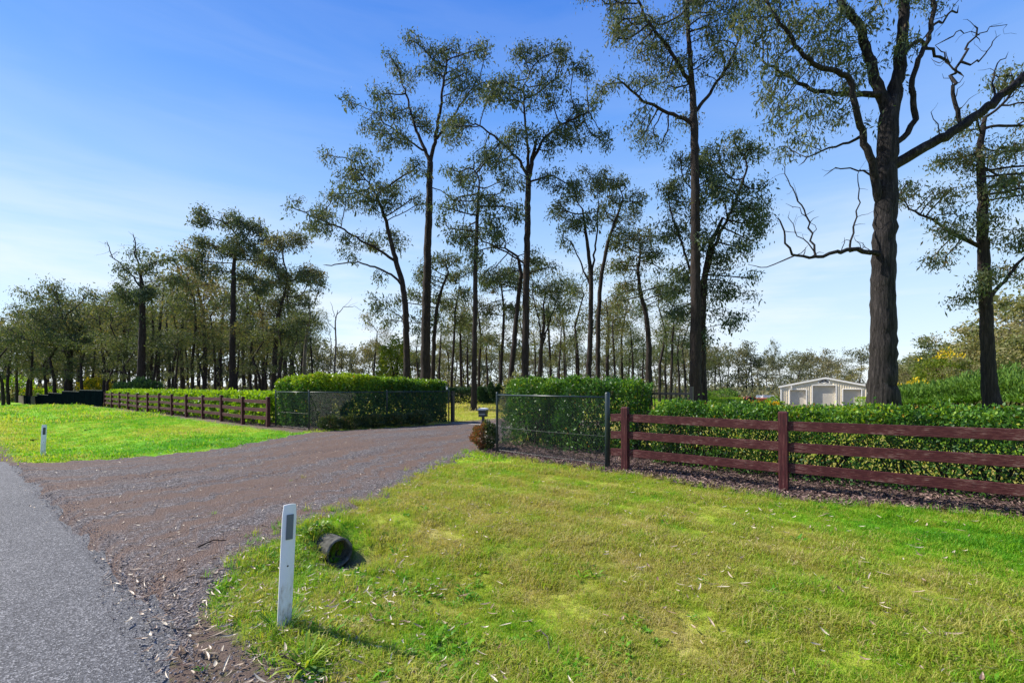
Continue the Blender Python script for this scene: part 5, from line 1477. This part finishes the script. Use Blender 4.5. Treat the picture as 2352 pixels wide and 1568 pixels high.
lf, lfb = rail_fence(18.75, [18.75 + 2.38 * k for k in range(13)], 8.09, 'long red-brown post and rail fence running away at the left', overs=(None, None))

def mesh_wire(p0, p1, z0, z1, pitch, thick, base, zfn=None, hexa=False):
    """diamond mesh between two ground points"""
    p0 = np.array(p0); p1 = np.array(p1)
    W = np.linalg.norm(p1 - p0); H = z1 - z0
    d = (p1 - p0) / W
    nrm = np.array([-d[1], d[0]])
    mb = MB()
    for sgn in (1, -1):
        k = np.arange(-H, W, pitch)
        for a in k:
            u0, u1 = a, a + H
            v0, v1 = 0.0, H
            if u0 < 0: v0 = -u0; u0 = 0
            if u1 > W: v1 = H - (u1 - W); u1 = W
            if u1 - u0 < 0.02: continue
            pts = []
            steps = 5 if pitch > 0.03 else 3
            for q in np.linspace(0, 1, 4):
                uu = u0 + (u1 - u0) * q; vv = v0 + (v1 - v0) * q
                if sgn < 0: uu = W - uu
                xy = p0 + d * uu + nrm * (0.002 * sgn)
                pts.append((xy[0] - base[0], xy[1] - base[1], gz(*xy) + z0 + vv - base[2]))
            mb.tube(pts, thick / 2, 3, cap=False)
    return mb

# netting behind the right rails
for a, b in ((3.6, 1.14), (1.02, -1.46), (-1.58, -4.0)):
    mesh_wire(P(a, 8.16), P(b, 8.16), 0.06, 0.93, 0.055, 0.0022, rfb).build('wire_netting', M['netting'], rf, kind='stuff')

def chain_wing(corners, label, ph=1.42, pr=0.028, posts_extra=(), big=None, mid_wire=None):
    x0, y0 = P(*corners[0])
    base = np.array([x0, y0, gz(x0, y0)])
    root = empty('chain_link_fence', base, label, 'fence')
    for k, c in enumerate(list(corners) + list(posts_extra)):
        x, y = P(*c)
        r = 0.052 if big == k else pr
        h = ph + (0.06 if big == k else 0.03)
        z = gz(x, y)
        mb = MB()
        prof = [(-0.25, r), (h - 0.012, r), (h + 0.008, r * 0.75), (h + 0.014, r * 0.2)]
        mb.tube([(0, 0, q[0]) for q in prof], [q[1] for q in prof], 12)
        o = mb.build('post', M['steel_green'], root, smooth=True)
        o.location = np.array([x, y, z]) - base
    for a, b in zip(corners[:-1], corners[1:]):
        pa = np.array([*P(*a), gz(*P(*a)) + ph - 0.03]) - base
        pb = np.array([*P(*b), gz(*P(*b)) + ph - 0.03]) - base
        MB().tube([pa, pb], 0.019, 8).build('top_rail', M['steel_green'], root, smooth=True)
        mesh_wire(P(*a), P(*b), 0.06, ph - 0.04, 0.068, 0.0042, base).build('chain_mesh', M['wire'], root, kind='stuff')
        for zc in (0.62, 0.08):
            pa[2] = gz(*P(*a)) + zc - base[2]; pb[2] = gz(*P(*b)) + zc - base[2]
            sag = (pa + pb) / 2 - np.array([0, 0, 0.012])
            MB().tube([pa, sag, pb], 0.0028, 4).build('tension_wire', M['panel_cap'] if zc > 0.3 else M['wire'], root)
    return root
chain_wing([(4.11, 8.2), (7.1, 8.36), (8.67, 11.3), (9.0, 13.9)], 'dark green chain-link wing on the right of the driveway entrance', big=0)
chain_wing([(18.55, 8.3), (15.95, 8.3), (15.25, 11.15), (14.58, 13.9)], 'dark green chain-link wing on the left of the driveway entrance', big=None)
# lantern-like cap and the black gate post
x, y = P(14.42, 13.98)
gp = empty('gate_post', (x, y, gz(x, y)), 'square black gate post at the end of the left wing', 'post')
MB().box((0, 0, 0.62), (0.13, 0.13, 1.5), DIR).build('post', M['black_steel'], gp, bevel=0.006)
MB().box((0, 0, 1.385), (0.145, 0.145, 0.03), DIR).build('post_cap', M['black_steel'], gp)
x, y = P(14.66, 13.86)
lp = empty('lantern', (x, y, gz(x, y) + 1.45), 'small dark lantern on top of the end post of the left wing', 'lantern')
MB().tube([(0, 0, 0), (0, 0, 0.02)], 0.03, 8).build('base', M['black_steel'], lp)
MB().tube([(0, 0, 0.02), (0, 0, 0.13)], [0.035, 0.045], 8).build('glass', M['shed_trim'], lp)
MB().tube([(0, 0, 0.13), (0, 0, 0.145), (0, 0, 0.19)], [0.07, 0.065, 0.012], 8).build('roof', M['black_steel'], lp)
# black railing gate behind the low hedge
x, y = P(3.35, 11.0)
rl = empty('railing_gate', (x, y, gz(x, y)), 'black steel railing gate half hidden behind the right hedges', 'gate')
ca, sa = math.cos(DIR), math.sin(DIR)
MB().box((0, 0, 0.76), (0.075, 0.075, 1.62), DIR).build('post', M['black_steel'], rl)
for zc in (1.40, 0.25):
    MB().box((-ca * 0.85, -sa * 0.85, zc), (1.62, 0.04, 0.05), DIR).build('rail', M['black_steel'], rl)
for k in range(12):
    q = 0.13 + k * 0.125
    MB().box((-ca * q, -sa * q, 0.86), (0.018, 0.018, 1.36), DIR).build('bar', M['black_steel'], rl)

# dark teal sheet panel fence stepping down the slope
S0 = 18.75 + 2.38 * 12 + 0.12
x, y = P(S0, 8.0)
pf = empty('panel_fence', (x, y, gz(x, y)), 'dark teal sheet-metal panel fence stepping down at the far left', 'fence')
pb = np.array(pf.location)
for k in range(17):
    a, b = S0 + k * 2.38, S0 + (k + 1) * 2.38
    lv = gz(*P(S0 + (k // 4 * 4 + 0.5) * 2.38, 8.0)) + 1.28
    ax, bx = np.array(P(a + 0.03, 8.0)), np.array(P(b - 0.03, 8.0))
    c = (ax + bx) / 2
    zb = min(gz(*ax), gz(*bx)) + 0.02
    mb = MB().box((c[0] - pb[0], c[1] - pb[1], (lv + zb) / 2 - pb[2]), (2.31, 0.03, lv - zb), DIR)
    for q in np.arange(-1.0, 1.05, 0.2):
        e = c + (bx - ax) / np.linalg.norm(bx - ax) * q
        mb.box((e[0] - pb[0] - UT[0] * 0.02, e[1] - pb[1] - UT[1] * 0.02, (lv + zb) / 2 - pb[2]), (0.05, 0.012, lv - zb - 0.04), DIR)
    mb.build('panel', M['panel_green'], pf)
    MB().box((c[0] - pb[0], c[1] - pb[1], lv - pb[2] + 0.012), (2.33, 0.055, 0.04), DIR).build('cap_rail', M['panel_cap'], pf)
    mb = MB().box((ax[0] - pb[0], ax[1] - pb[1], (lv + zb) / 2 - pb[2]), (0.07, 0.07, lv - zb + 0.03), DIR)
    mb.build('post', M['panel_green'], pf)
# palisade gap, dark panels and the paling fence beyond
def far_fence(name, s0, s1, n, t, h, mat, label, w, gapf, railed=True):
    x, y = P(s0, t)
    r = empty(name, (x, y, gz(x, y)), label, 'fence')
    bb = np.array(r.location)
    for k in range(n):
        sx = s0 + (s1 - s0) * (k + 0.5) / n
        q = np.array(P(sx, t)); z = gz(*q)
        hh = h + rng.normal(0, 0.015)
        MB().box((q[0] - bb[0], q[1] - bb[1], z + hh / 2 - bb[2]), ((s1 - s0) / n * gapf, w, hh), DIR).build('paling' if 'paling' in label else 'bar', M[mat], r)
    if railed:
        for zc in (h * 0.25, h * 0.8):
            pts = [np.array([*P(q, t + 0.05), gz(*P(q, t + 0.05)) + zc]) - bb for q in np.linspace(s0, s1, 12)]
            MB().tube(pts, 0.03, 4).build('rail', M[mat], r)
    return r
far_fence('palisade_gate', 88.2, 92.5, 12, 8.0, 1.25, 'black_steel', 'open black palisade gate at the far end of the teal fence', 0.03, 0.25)
far_fence('panel_fence', 92.6, 101, 7, 8.0, 1.25, 'panel_green', 'short run of dark panels beyond the palisade gate', 0.04, 0.97)
far_fence('paling_fence', 101.1, 142, 60, 8.0, 1.2, 'paling', 'grey-brown timber paling fence at the far left edge', 0.03, 0.9)

# ------------------------------------------------------------------ shed
def shed():
    Y = 66.0
    TH = math.atan((2428 - 1500) / 1333.3)         # the gable end faces the camera
    DD = Y / math.cos(TH)
    X = lambda px: DD * math.tan(math.atan((px - 1500) / 1333.3) - TH)
    Zp = lambda py, px=2419: EYE - (py - 1133) / 1333.3 * (Y - X(px) * math.sin(TH))
    x0, xm = X(2288.5), X(2419)
    bx, by = DD * math.sin(TH) + xm * math.cos(TH), Y - xm * math.sin(TH)
    g0 = gz(bx, by) - 0.05
    eL, eR, rg = Zp(1131, 2288), Zp(1127, 2552), Zp(1105.5)
    x1 = 2 * xm - x0
    base = np.array([bx, by, g0])
    root = empty('shed', base, 'large cream steel shed with three roller doors and a fanlight window', 'shed', None, -TH)
    D = 11.0
    wx = [x0 - xm, 0, x1 - xm]
    zL, zR, zM = eL - g0, eL - g0 - 0.1, rg - g0
    doors = [(X(2314.5) - xm, X(2361) - xm, Zp(1142) - g0), (X(2381) - xm, X(2448) - xm, Zp(1129.5) - g0), (X(2470) - xm, X(2523) - xm, Zp(1140.6) - g0)]
    roofz = lambda x: zM + (zL - zM) * (x / wx[0]) if x < 0 else zM + (zR - zM) * (x / wx[2])
    # front wall: strips between and above the doors, with raised ribs
    w = MB()
    edges = sorted([wx[0], wx[2], 0] + [e for d in doors for e in d[:2]])
    for a, b in zip(edges[:-1], edges[1:]):
        dz = [d[2] for d in doors if a >= d[0] - 1e-6 and b <= d[1] + 1e-6]
        lo = dz[0] if dz else 0
        w.prism([(a, 0, lo), (b, 0, lo), (b, 0, roofz(b) - 0.06), (a, 0, roofz(a) - 0.06)], (0, 0.12, 0))
    w.build('front_wall', M['shed_wall'], root)
    ribs = MB()
    for x in np.arange(wx[0] + 0.15, wx[2] - 0.1, 0.28):
        dz = [d[2] for d in doors if d[0] - 0.16 < x < d[1] + 0.16]
        lo = (dz[0] + 0.14) if dz else 0
        hi = roofz(x) - 0.22
        if abs(x) < 1.15: hi0 = hi; 
        if abs(x + 0.05) < 0.98 and lo > 0:
            continue
        if hi > lo: ribs.box((x, -0.02, (lo + hi) / 2), (0.05, 0.045, hi - lo))
    ribs.build('cladding_ribs', M['shed_wall'], root, kind='stuff')
    for xx in (wx[0], wx[2]):
        z = roofz(xx)
        MB().box((xx + (0.06 if xx < 0 else -0.06), D / 2 + 0.07, z / 2 - 0.05), (0.12, D - 0.1, z - 0.1)).build('side_wall', M['shed_wall'], root)
    MB().prism([(wx[0], D, 0), (wx[2], D, 0), (wx[2], D, zR - 0.06), (0, D, zM - 0.06), (wx[0], D, zL - 0.06)], (0, 0.1, 0)).build('back_wall', M['shed_wall'], root)
    for sgn, xe, ze in ((-1, wx[0] - 0.35, roofz(wx[0]) - (zM - zL) * 0.05), (1, wx[2] + 0.35, roofz(wx[2]) - (zM - zL) * 0.05)):
        MB().prism([(0, -0.16, zM), (xe, -0.16, ze), (xe, -0.16, ze + 0.09), (0, -0.16, zM + 0.09)], (0, D + 0.6, 0)).build('roof', M['shed_roof'], root)
        MB().prism([(0, -0.21, zM - 0.20), (xe, -0.21, ze - 0.20), (xe, -0.21, ze + 0.02), (0, -0.21, zM + 0.02)], (0, 0.045, 0)).build('barge_board', M['shed_trim'], root)
    MB().box((wx[0] - 0.02, -0.06, zL / 2 - 0.1), (0.16, 0.10, zL - 0.1)).build('corner_trim', M['shed_trim'], root)
    MB().box((wx[2] + 0.02, -0.06, zR / 2 - 0.1), (0.16, 0.10, zR - 0.1)).build('corner_trim', M['shed_trim'], root)
    for a, b, h in doors:
        d = MB().box(((a + b) / 2, 0.34, h / 2), (b - a - 0.02, 0.04, h - 0.02))
        for z in np.arange(0.1, h - 0.05, 0.12):
            d.box(((a + b) / 2, 0.31, z), (b - a - 0.03, 0.025, 0.07))
        dd = d.build('roller_door', M['shed_door'], root)
        MB().box((a - 0.02, 0.24, h / 2), (0.04, 0.24, h)).box((b + 0.02, 0.24, h / 2), (0.04, 0.24, h)).box(((a + b) / 2, 0.24, h + 0.02), (b - a, 0.24, 0.04)).build('door_reveal', M['shed_trim'], root)
        fr = MB()
        fr.box((a - 0.06, -0.05, h / 2 + 0.04), (0.12, 0.08, h + 0.08)).box((b + 0.06, -0.05, h / 2 + 0.04), (0.12, 0.08, h + 0.08)).box(((a + b) / 2, -0.05, h + 0.06), (b - a - 0.004, 0.08, 0.12))
        fr.build('door_frame', M['shed_trim'], root)
    # half-round fanlight
    cx, cz, rr = X(2414) - xm, Zp(1122.5) - g0, X(2430) - X(2414)
    hh = 11.5 / 1333.3 * Y
    arc = [(cx + rr * math.cos(a), -0.02, cz + hh * math.sin(a)) for a in np.linspace(0, math.pi, 15)]
    win = MB().prism(arc, (0, 0.015, 0)).build('window', M['glass_dark'], root)
    fm = MB().tube([(p[0] * 1 + (p[0] - cx) * 0.06, -0.06, p[2] + (p[2] - cz) * 0.06) for p in arc], 0.055, 5)
    fm.box((cx, -0.06, cz - 0.04), (2 * rr + 0.2, 0.07, 0.09))
    fm.build('frame', M['shed_trim'], win)
    for a in (math.pi * 0.2, math.pi / 2, math.pi * 0.8):
        MB().tube([(cx, -0.05, cz), (cx + rr * math.cos(a), -0.05, cz + hh * math.sin(a))], 0.03, 4).build('glazing_bar', M['shed_trim'], win)
    # flood light bracket under the left roof edge
    lx = X(2319) - xm
    MB().box((lx, -0.2, roofz(lx) - 0.45), (0.16, 0.2, 0.36)).build('lamp_bracket', M['shed_trim'], root)
shed()

# ------------------------------------------------------------------ tractor and white van by the shed
def wheel(parent, c, r, w, mat_r='rubber', mat_h='orange', axis='x'):
    ax = np.array([1, 0, 0]) if axis == 'x' else np.array([0, 1, 0])
    c = np.array(c, float)
    ty = MB().tube([c - ax * w / 2, c - ax * w * 0.35, c + ax * w * 0.35, c + ax * w / 2], [r * 0.9, r, r, r * 0.9], 20)
    o = ty.build('wheel', M[mat_r], parent, smooth=False)
    MB().tube([c - ax * (w / 2 + 0.012), c + ax * (w / 2 + 0.012)], r * 0.5, 14).build('rim', M[mat_h], o)
    return o
def tractor():
    Y = 62.0
    b = on_ground(1735, Y)
    root = empty('tractor', b, 'orange tractor with black mudguards parked behind the yellow flower bed', 'tractor')
    MB().box((0.75, 0, 0.82), (1.5, 0.62, 0.5)).box((0.75, 0, 1.09), (1.42, 0.5, 0.08)).build('bonnet', M['orange'], root, bevel=0.05)
    MB().box((1.52, 0, 0.78), (0.06, 0.5, 0.42)).build('grille', M['black_steel'], root)
    MB().box((-0.5, 0, 0.62), (1.2, 0.55, 0.34)).build('chassis', M['orange'], root, bevel=0.03)
    for sy in (-0.72, 0.72):
        wheel(root, (-0.75, sy, 0.62), 0.62, 0.34, axis='y')
        wheel(root, (1.2, sy * 0.85, 0.36), 0.36, 0.2, axis='y')
        arc = [(-0.75 + 0.74 * math.cos(a), sy - 0.2, 0.62 + 0.74 * math.sin(a)) for a in np.linspace(0.15, 2.6, 12)]
        inner = [(-0.75 + 0.69 * math.cos(a), sy - 0.2, 0.62 + 0.69 * math.sin(a)) for a in np.linspace(2.6, 0.15, 12)]
        MB().prism(arc + inner, (0, 0.4, 0)).build('mudguard', M['orange'], root)
    MB().box((-0.55, 0, 0.98), (0.42, 0.42, 0.10)).box((-0.76, 0, 1.18), (0.08, 0.42, 0.34)).build('seat', M['black_steel'], root, bevel=0.03)
    MB().tube([(0.05, 0, 0.95), (-0.16, 0, 1.3)], 0.025, 8).build('steering_column', M['black_steel'], root)
    MB().tube([(-0.16 + 0.19 * math.cos(a) * 0.8, 0.19 * math.sin(a), 1.3 + 0.19 * math.cos(a) * 0.4) for a in np.linspace(0, 6.28, 16)], 0.018, 6).build('steering_wheel', M['black_steel'], root)
    MB().tube([(1.0, 0.2, 1.1), (1.0, 0.2, 1.62)], 0.035, 8).build('exhaust_pipe', M['white'], root)
    MB().tube([(-1.35, 0.1, 0.7), (-1.75, 0.1, 1.1), (-2.1, 0.1, 1.38)], [0.09, 0.08, 0.07], 6).build('rear_arm', M['red'], root)
    root.rotation_euler = (0, 0, R(-12))
tractor()
def van():
    Y = 70.0
    b = on_ground(1762, Y)
    root = empty('van', b, 'white van mostly hidden between the orange tractor and the shed', 'van')
    prof = [(-2.2, 0, 0.4), (2.2, 0, 0.4), (2.3, 0, 0.95), (1.55, 0, 1.1), (0.95, 0, 1.75), (-2.15, 0, 1.8), (-2.25, 0, 0.9)]
    MB().prism([(p[0], -0.85, p[2]) for p in prof], (0, 1.7, 0)).build('body', M['white'], root, bevel=0.06)
    for sy in (-0.86, 0.845):
        MB().prism([(-0.1, sy, 1.15), (1.3, sy, 1.15), (0.85, sy, 1.62), (-0.1, sy, 1.62)], (0, 0.015, 0)).build('window', M['glass_dark'], root)
    for wx in (-1.4, 1.45):
        for sy in (-0.78, 0.78):
            wheel(root, (wx, sy, 0.34), 0.34, 0.22, 'rubber', 'panel_cap', 'y')
    root.rotation_euler = (0, 0, R(20)); root.scale = (0.74, 0.74, 0.74)
van()

# ------------------------------------------------------------------ mailbox
x, y = P(9.35, 10.35)
mbx = empty('mailbox', (x, y, gz(x, y)), 'dark green mailbox with a white lid on a post beside the right wing', 'mailbox')
rz = DIR + R(28)
MB().box((0, 0, 0.32), (0.075, 0.075, 0.72), rz).build('post', M['steel_green'], mbx)
MB().box((0, 0, 0.825), (0.235, 0.30, 0.125), rz).build('body', M['steel_green'], mbx, bevel=0.006)
MB().box((0, 0, 0.715), (0.225, 0.28, 0.07), rz).build('newspaper_holder', M['steel_green'], mbx, bevel=0.006)
lidp = [(-0.135, -0.175, 0.888), (0.135, -0.175, 0.888), (0.135, -0.175, 0.905), (0.09, -0.175, 0.938), (-0.09, -0.175, 0.938), (-0.135, -0.175, 0.905)]
lid = MB().prism(lidp, (0, 0.35, 0)).build('lid', M['white'], mbx); lid.rotation_euler = (0, 0, rz)
MB().box((-0.1 * math.cos(rz), -0.1 * math.sin(rz) - 0.1, 0.955), (0.03, 0.03, 0.045), rz).build('lid_catch', M['panel_cap'], mbx)
MB().box((0, 0, 0.757), (0.20, 0.29, 0.012), rz).build('slot_plate', M['white'], mbx)

# ------------------------------------------------------------------ road marker posts
def guide_post(x, y, lean, label, mat_ref, h=0.92, turn=0.0):
    z = gz(x, y)
    root = empty('guide_post', (x, y, z), label, 'marker post')
    W, T = 0.046, 0.008
    v, f = [], []
    # shallow channel section, rounded top
    nz = 14
    xs = np.linspace(-1, 1, 9)
    prof = []
    for i in range(nz):
        zz = -0.2 + (h + 0.2) * i / (nz - 1)
        k = 1.0
        if zz > h - 0.02: k = 0.86
        for side in (0, 1):
            for q in xs:
                prof.append((q * W * k, (0.010 * q * q) + side * T, zz - (0.006 * q * q if i == nz - 1 else 0)))
    v = np.array(prof); m = 18
    for i in range(nz - 1):
        for j in range(8):
            a = i * m + j; f.append((a, a + 1, a + 1 + m, a + m))
            a = i * m + 9 + j; f.append((a + m, a + 1 + m, a + 1, a))
        a = i * m; f.append((a, a + m, a + m + 9, a + 9))
        a = i * m + 8; f.append((a, a + 9, a + m + 9, a + m))
    a = (nz - 1) * m
    for j in range(8): f.append((a + j, a + j + 1, a + j + 10, a + j + 9))
    mb = MB(); mb.add(v, f)
    ps = mb.build('post', M['post_white'], root, smooth=False)
    MB().box((0.0, -0.0035, h - 0.155), (0.046, 0.007, 0.17)).build('reflector', M[mat_ref], root, bevel=0.002)
    MB().tube([(0, 0.001, h - 0.42), (0, -0.002, h - 0.42)], 0.006, 8).build('bolt_hole', M['black_steel'], root)
    root.rotation_euler = (0, R(lean), math.atan2(-US[0], US[1]) + turn)
    return root
# facing traffic: turned so the reflector side looks back along the road
gp1 = on_ground(654, 3.1)
guide_post(gp1[0], gp1[1], 2.6, 'tall white road marker post with a grey reflector in the near grass', 'reflector', 0.86, R(-6))
gp2 = on_ground(99, 10.95)
guide_post(gp2[0], gp2[1], 2.0, 'white road marker post with a dark reflector on the far left verge', 'reflector_dark', 0.78, R(8))

# ------------------------------------------------------------------ culvert pipe
px_, py_ = P(4.62, 2.76)
cz = -0.185
pipe = MB()
ax = np.array([*(US), 0.0])
nseg = 28
rad_o, rad_i = 0.160, 0.132
rings = []
sd = np.array([UT[0], UT[1], 0.0]); up = np.array([0, 0, 1.0])
for off, rr in ((0.25, rad_i * 0.98), (0.02, rad_i), (0.0, rad_i + 0.006), (0.0, rad_o - 0.008), (0.02, rad_o), (2.6, rad_o)):
    an = np.linspace(0, 2 * math.pi, nseg, endpoint=False)
    wob_ = 1 + (0.02 * np.sin(an * 3 + 1) + 0.012 * np.sin(an * 7)) * (off < 0.1)
    chip = np.where((off == 0.0), 0.022 * np.clip(np.sin(an * 2.0 + 0.4), 0, 1), 0)
    if off == 0.25: off = 2.6
    rings.append(ax * off + chip[:, None] * ax + (np.cos(an) * rr * wob_)[:, None] * sd + (np.sin(an) * rr * wob_)[:, None] * up)
v = np.concatenate(rings)
f = [(i * nseg + j, i * nseg + (j + 1) % nseg, (i + 1) * nseg + (j + 1) % nseg, (i + 1) * nseg + j) for i in range(5) for j in range(nseg)]
pipe.add(v, f)
pr_root = pipe.build('drain_pipe', M['pipe'], None, smooth=True, loc=(px_, py_, cz))
tag(pr_root, 'old concrete drain pipe opening into the ditch beside the driveway', 'pipe')

# ------------------------------------------------------------------ weeds, twigs
def weed(base, n, L, Wd, label, spread, up=1.4, mat='weed', mu=0.5, name='weed', flower=0):
    root = empty(name, base, label, 'weed')
    a = rng.uniform(0, 6.28, n)
    V, ti = [], []
    for i in range(n):
        d = np.array([math.cos(a[i]), math.sin(a[i]), up * rng.uniform(0.3, 1.2)]); d /= np.linalg.norm(d)
        l_ = L * rng.uniform(0.5, 1.1)
        p = np.array([math.cos(a[i]), math.sin(a[i]), 0]) * spread * rng.uniform(0, 0.5)
        w = np.cross(d, [0, 0, 1]); w /= np.linalg.norm(w) + 1e-9
        wd = Wd * rng.uniform(0.7, 1.2)
        q = [p, p + d * l_ * 0.35, p + d * l_ * 0.7 - np.array([0, 0, l_ * 0.05]), p + d * l_ * 0.95 - np.array([0, 0, l_ * 0.22])]
        ww = [0.4, 1.0, 0.75, 0.05]
        for k in range(3):
            V.append([q[k] - w * wd * ww[k] / 2, q[k] + w * wd * ww[k] / 2, q[k + 1] + w * wd * ww[k + 1] / 2, q[k + 1] - w * wd * ww[k + 1] / 2])
            ti.append(mu)
        ti[-3:] = [np.clip(mu + rng.normal(0, 0.2), 0, 1)] * 3
    leaf_obj('leaves', np.array(V), np.array(ti), M[mat], root)
    return root
def gp(px, py):
    Y = F * EYE / (py - HZ)
    for _ in range(5):
        x = (px - 1176) / F * Y
        Y = F * (EYE - gz(x, Y)) / (py - HZ)
    return on_ground(px, Y)
weed(gp(646, 1452), 90, 0.30, 0.006, 'wiry green weed growing up around the near marker post', 0.10, 1.5, mu=0.3)
weed(gp(700, 1530), 26, 0.26, 0.016, 'yellow-green blady grass clump below the near marker post', 0.08, 1.2, mu=0.85)
weed(gp(708, 1555), 16, 0.13, 0.05, 'broad dark-leaved weed at the bottom edge by the grass clump', 0.06, 0.7, mu=0.15)
weed(gp(692, 1318), 40, 0.16, 0.014, 'leafy green tuft right of the near marker post', 0.08, 0.9, mu=0.55)
weed(gp(735, 1222), 70, 0.17, 0.022, 'bright green weed hiding the left side of the pipe', 0.12, 0.9, mu=0.65)
weed(gp(705, 1245), 60, 0.15, 0.022, 'low bright weed between the marker post and the pipe', 0.12, 0.8, mu=0.6)
weed(gp(766, 1290), 26, 0.10, 0.02, 'small leafy sprig growing at the mouth of the pipe', 0.06, 1.0, mu=0.6)
weed(gp(588, 1502), 22, 0.07, 0.012, 'tiny green tuft on the bare soil left of the marker post', 0.04, 1.2, mu=0.4)
weed(gp(465, 1540), 16, 0.06, 0.008, 'lone green sprig at the road edge', 0.03, 1.4, mu=0.4)
def twig(pts, r, label, mat='deadwood'):
    q = [gp(*p) + np.array([0, 0, 0.03]) for p in pts]
    c = q[0]
    mb = MB().tube([p - c + np.array([0, 0, 0.012 * math.sin(i * 2.1)]) for i, p in enumerate(q)], np.linspace(r, r * 0.5, len(q)), 5)
    tag(mb.build('twig', M[mat], None, smooth=True, loc=c), label, 'twig')
twig([(1240, 1455), (1258, 1475), (1262, 1500), (1256, 1535)], 0.006, 'forked pale twig lying on the dry lawn')
twig([(392, 1440), (396, 1455), (430, 1452), (448, 1450)], 0.007, 'pale bent stick on the driveway edge left of the marker post')
twig([(640, 1395 + 115), (672, 1530), (700, 1546), (722, 1562)], 0.006, 'thin brown stick on the soil below the marker post', 'bark')
twig([(455, 1262), (490, 1248), (520, 1244)], 0.008, 'dark stick lying across the gravel mouth of the driveway', 'bark')
twig([(72, 1013), (80, 1012), (88, 1011)], 0.03, 'short dark stick on the left verge by the road', 'bark')
twig([(193, 990), (205, 988), (212, 986)], 0.02, 'dark stick lying on the bright left verge', 'bark')

# ------------------------------------------------------------------ power pole and wires, far left
b = on_ground(2, 96)
pole = empty('power_pole', b, 'grey timber power pole at the far left edge', 'power pole')
MB().tube([(0, 0, -0.5), (0, 0, 5.2)], [0.14, 0.11], 9).build('pole', M['pole'], pole, smooth=True)
MB().box((0, 0, 4.9), (1.6, 0.09, 0.1), R(30)).build('cross_arm', M['pole'], pole)
for k, (h0, h1) in enumerate(((7.4, 7.0), (5.3, 5.0))):
    p0 = np.array([-78.0, 64.0, h0]); p1 = np.array([-112.0, 140.0, h1])
    if k: p0 = np.array([-74.0, 80.0, 5.0]); p1 = np.array([-116.0, 170.0, 4.8])
    pts = [p0 + (p1 - p0) * u + np.array([0, 0, -1.1 * 4 * u * (1 - u) * 0.4]) for u in np.linspace(0, 1, 14)]
    c = pts[0].copy()
    tag(MB().tube([p - c for p in pts], 0.02, 4).build('overhead_wire', M['panel_cap'], None, loc=c), ['upper power line crossing the trees at the far left', 'lower power line crossing the trees at the far left'][k], 'wire')
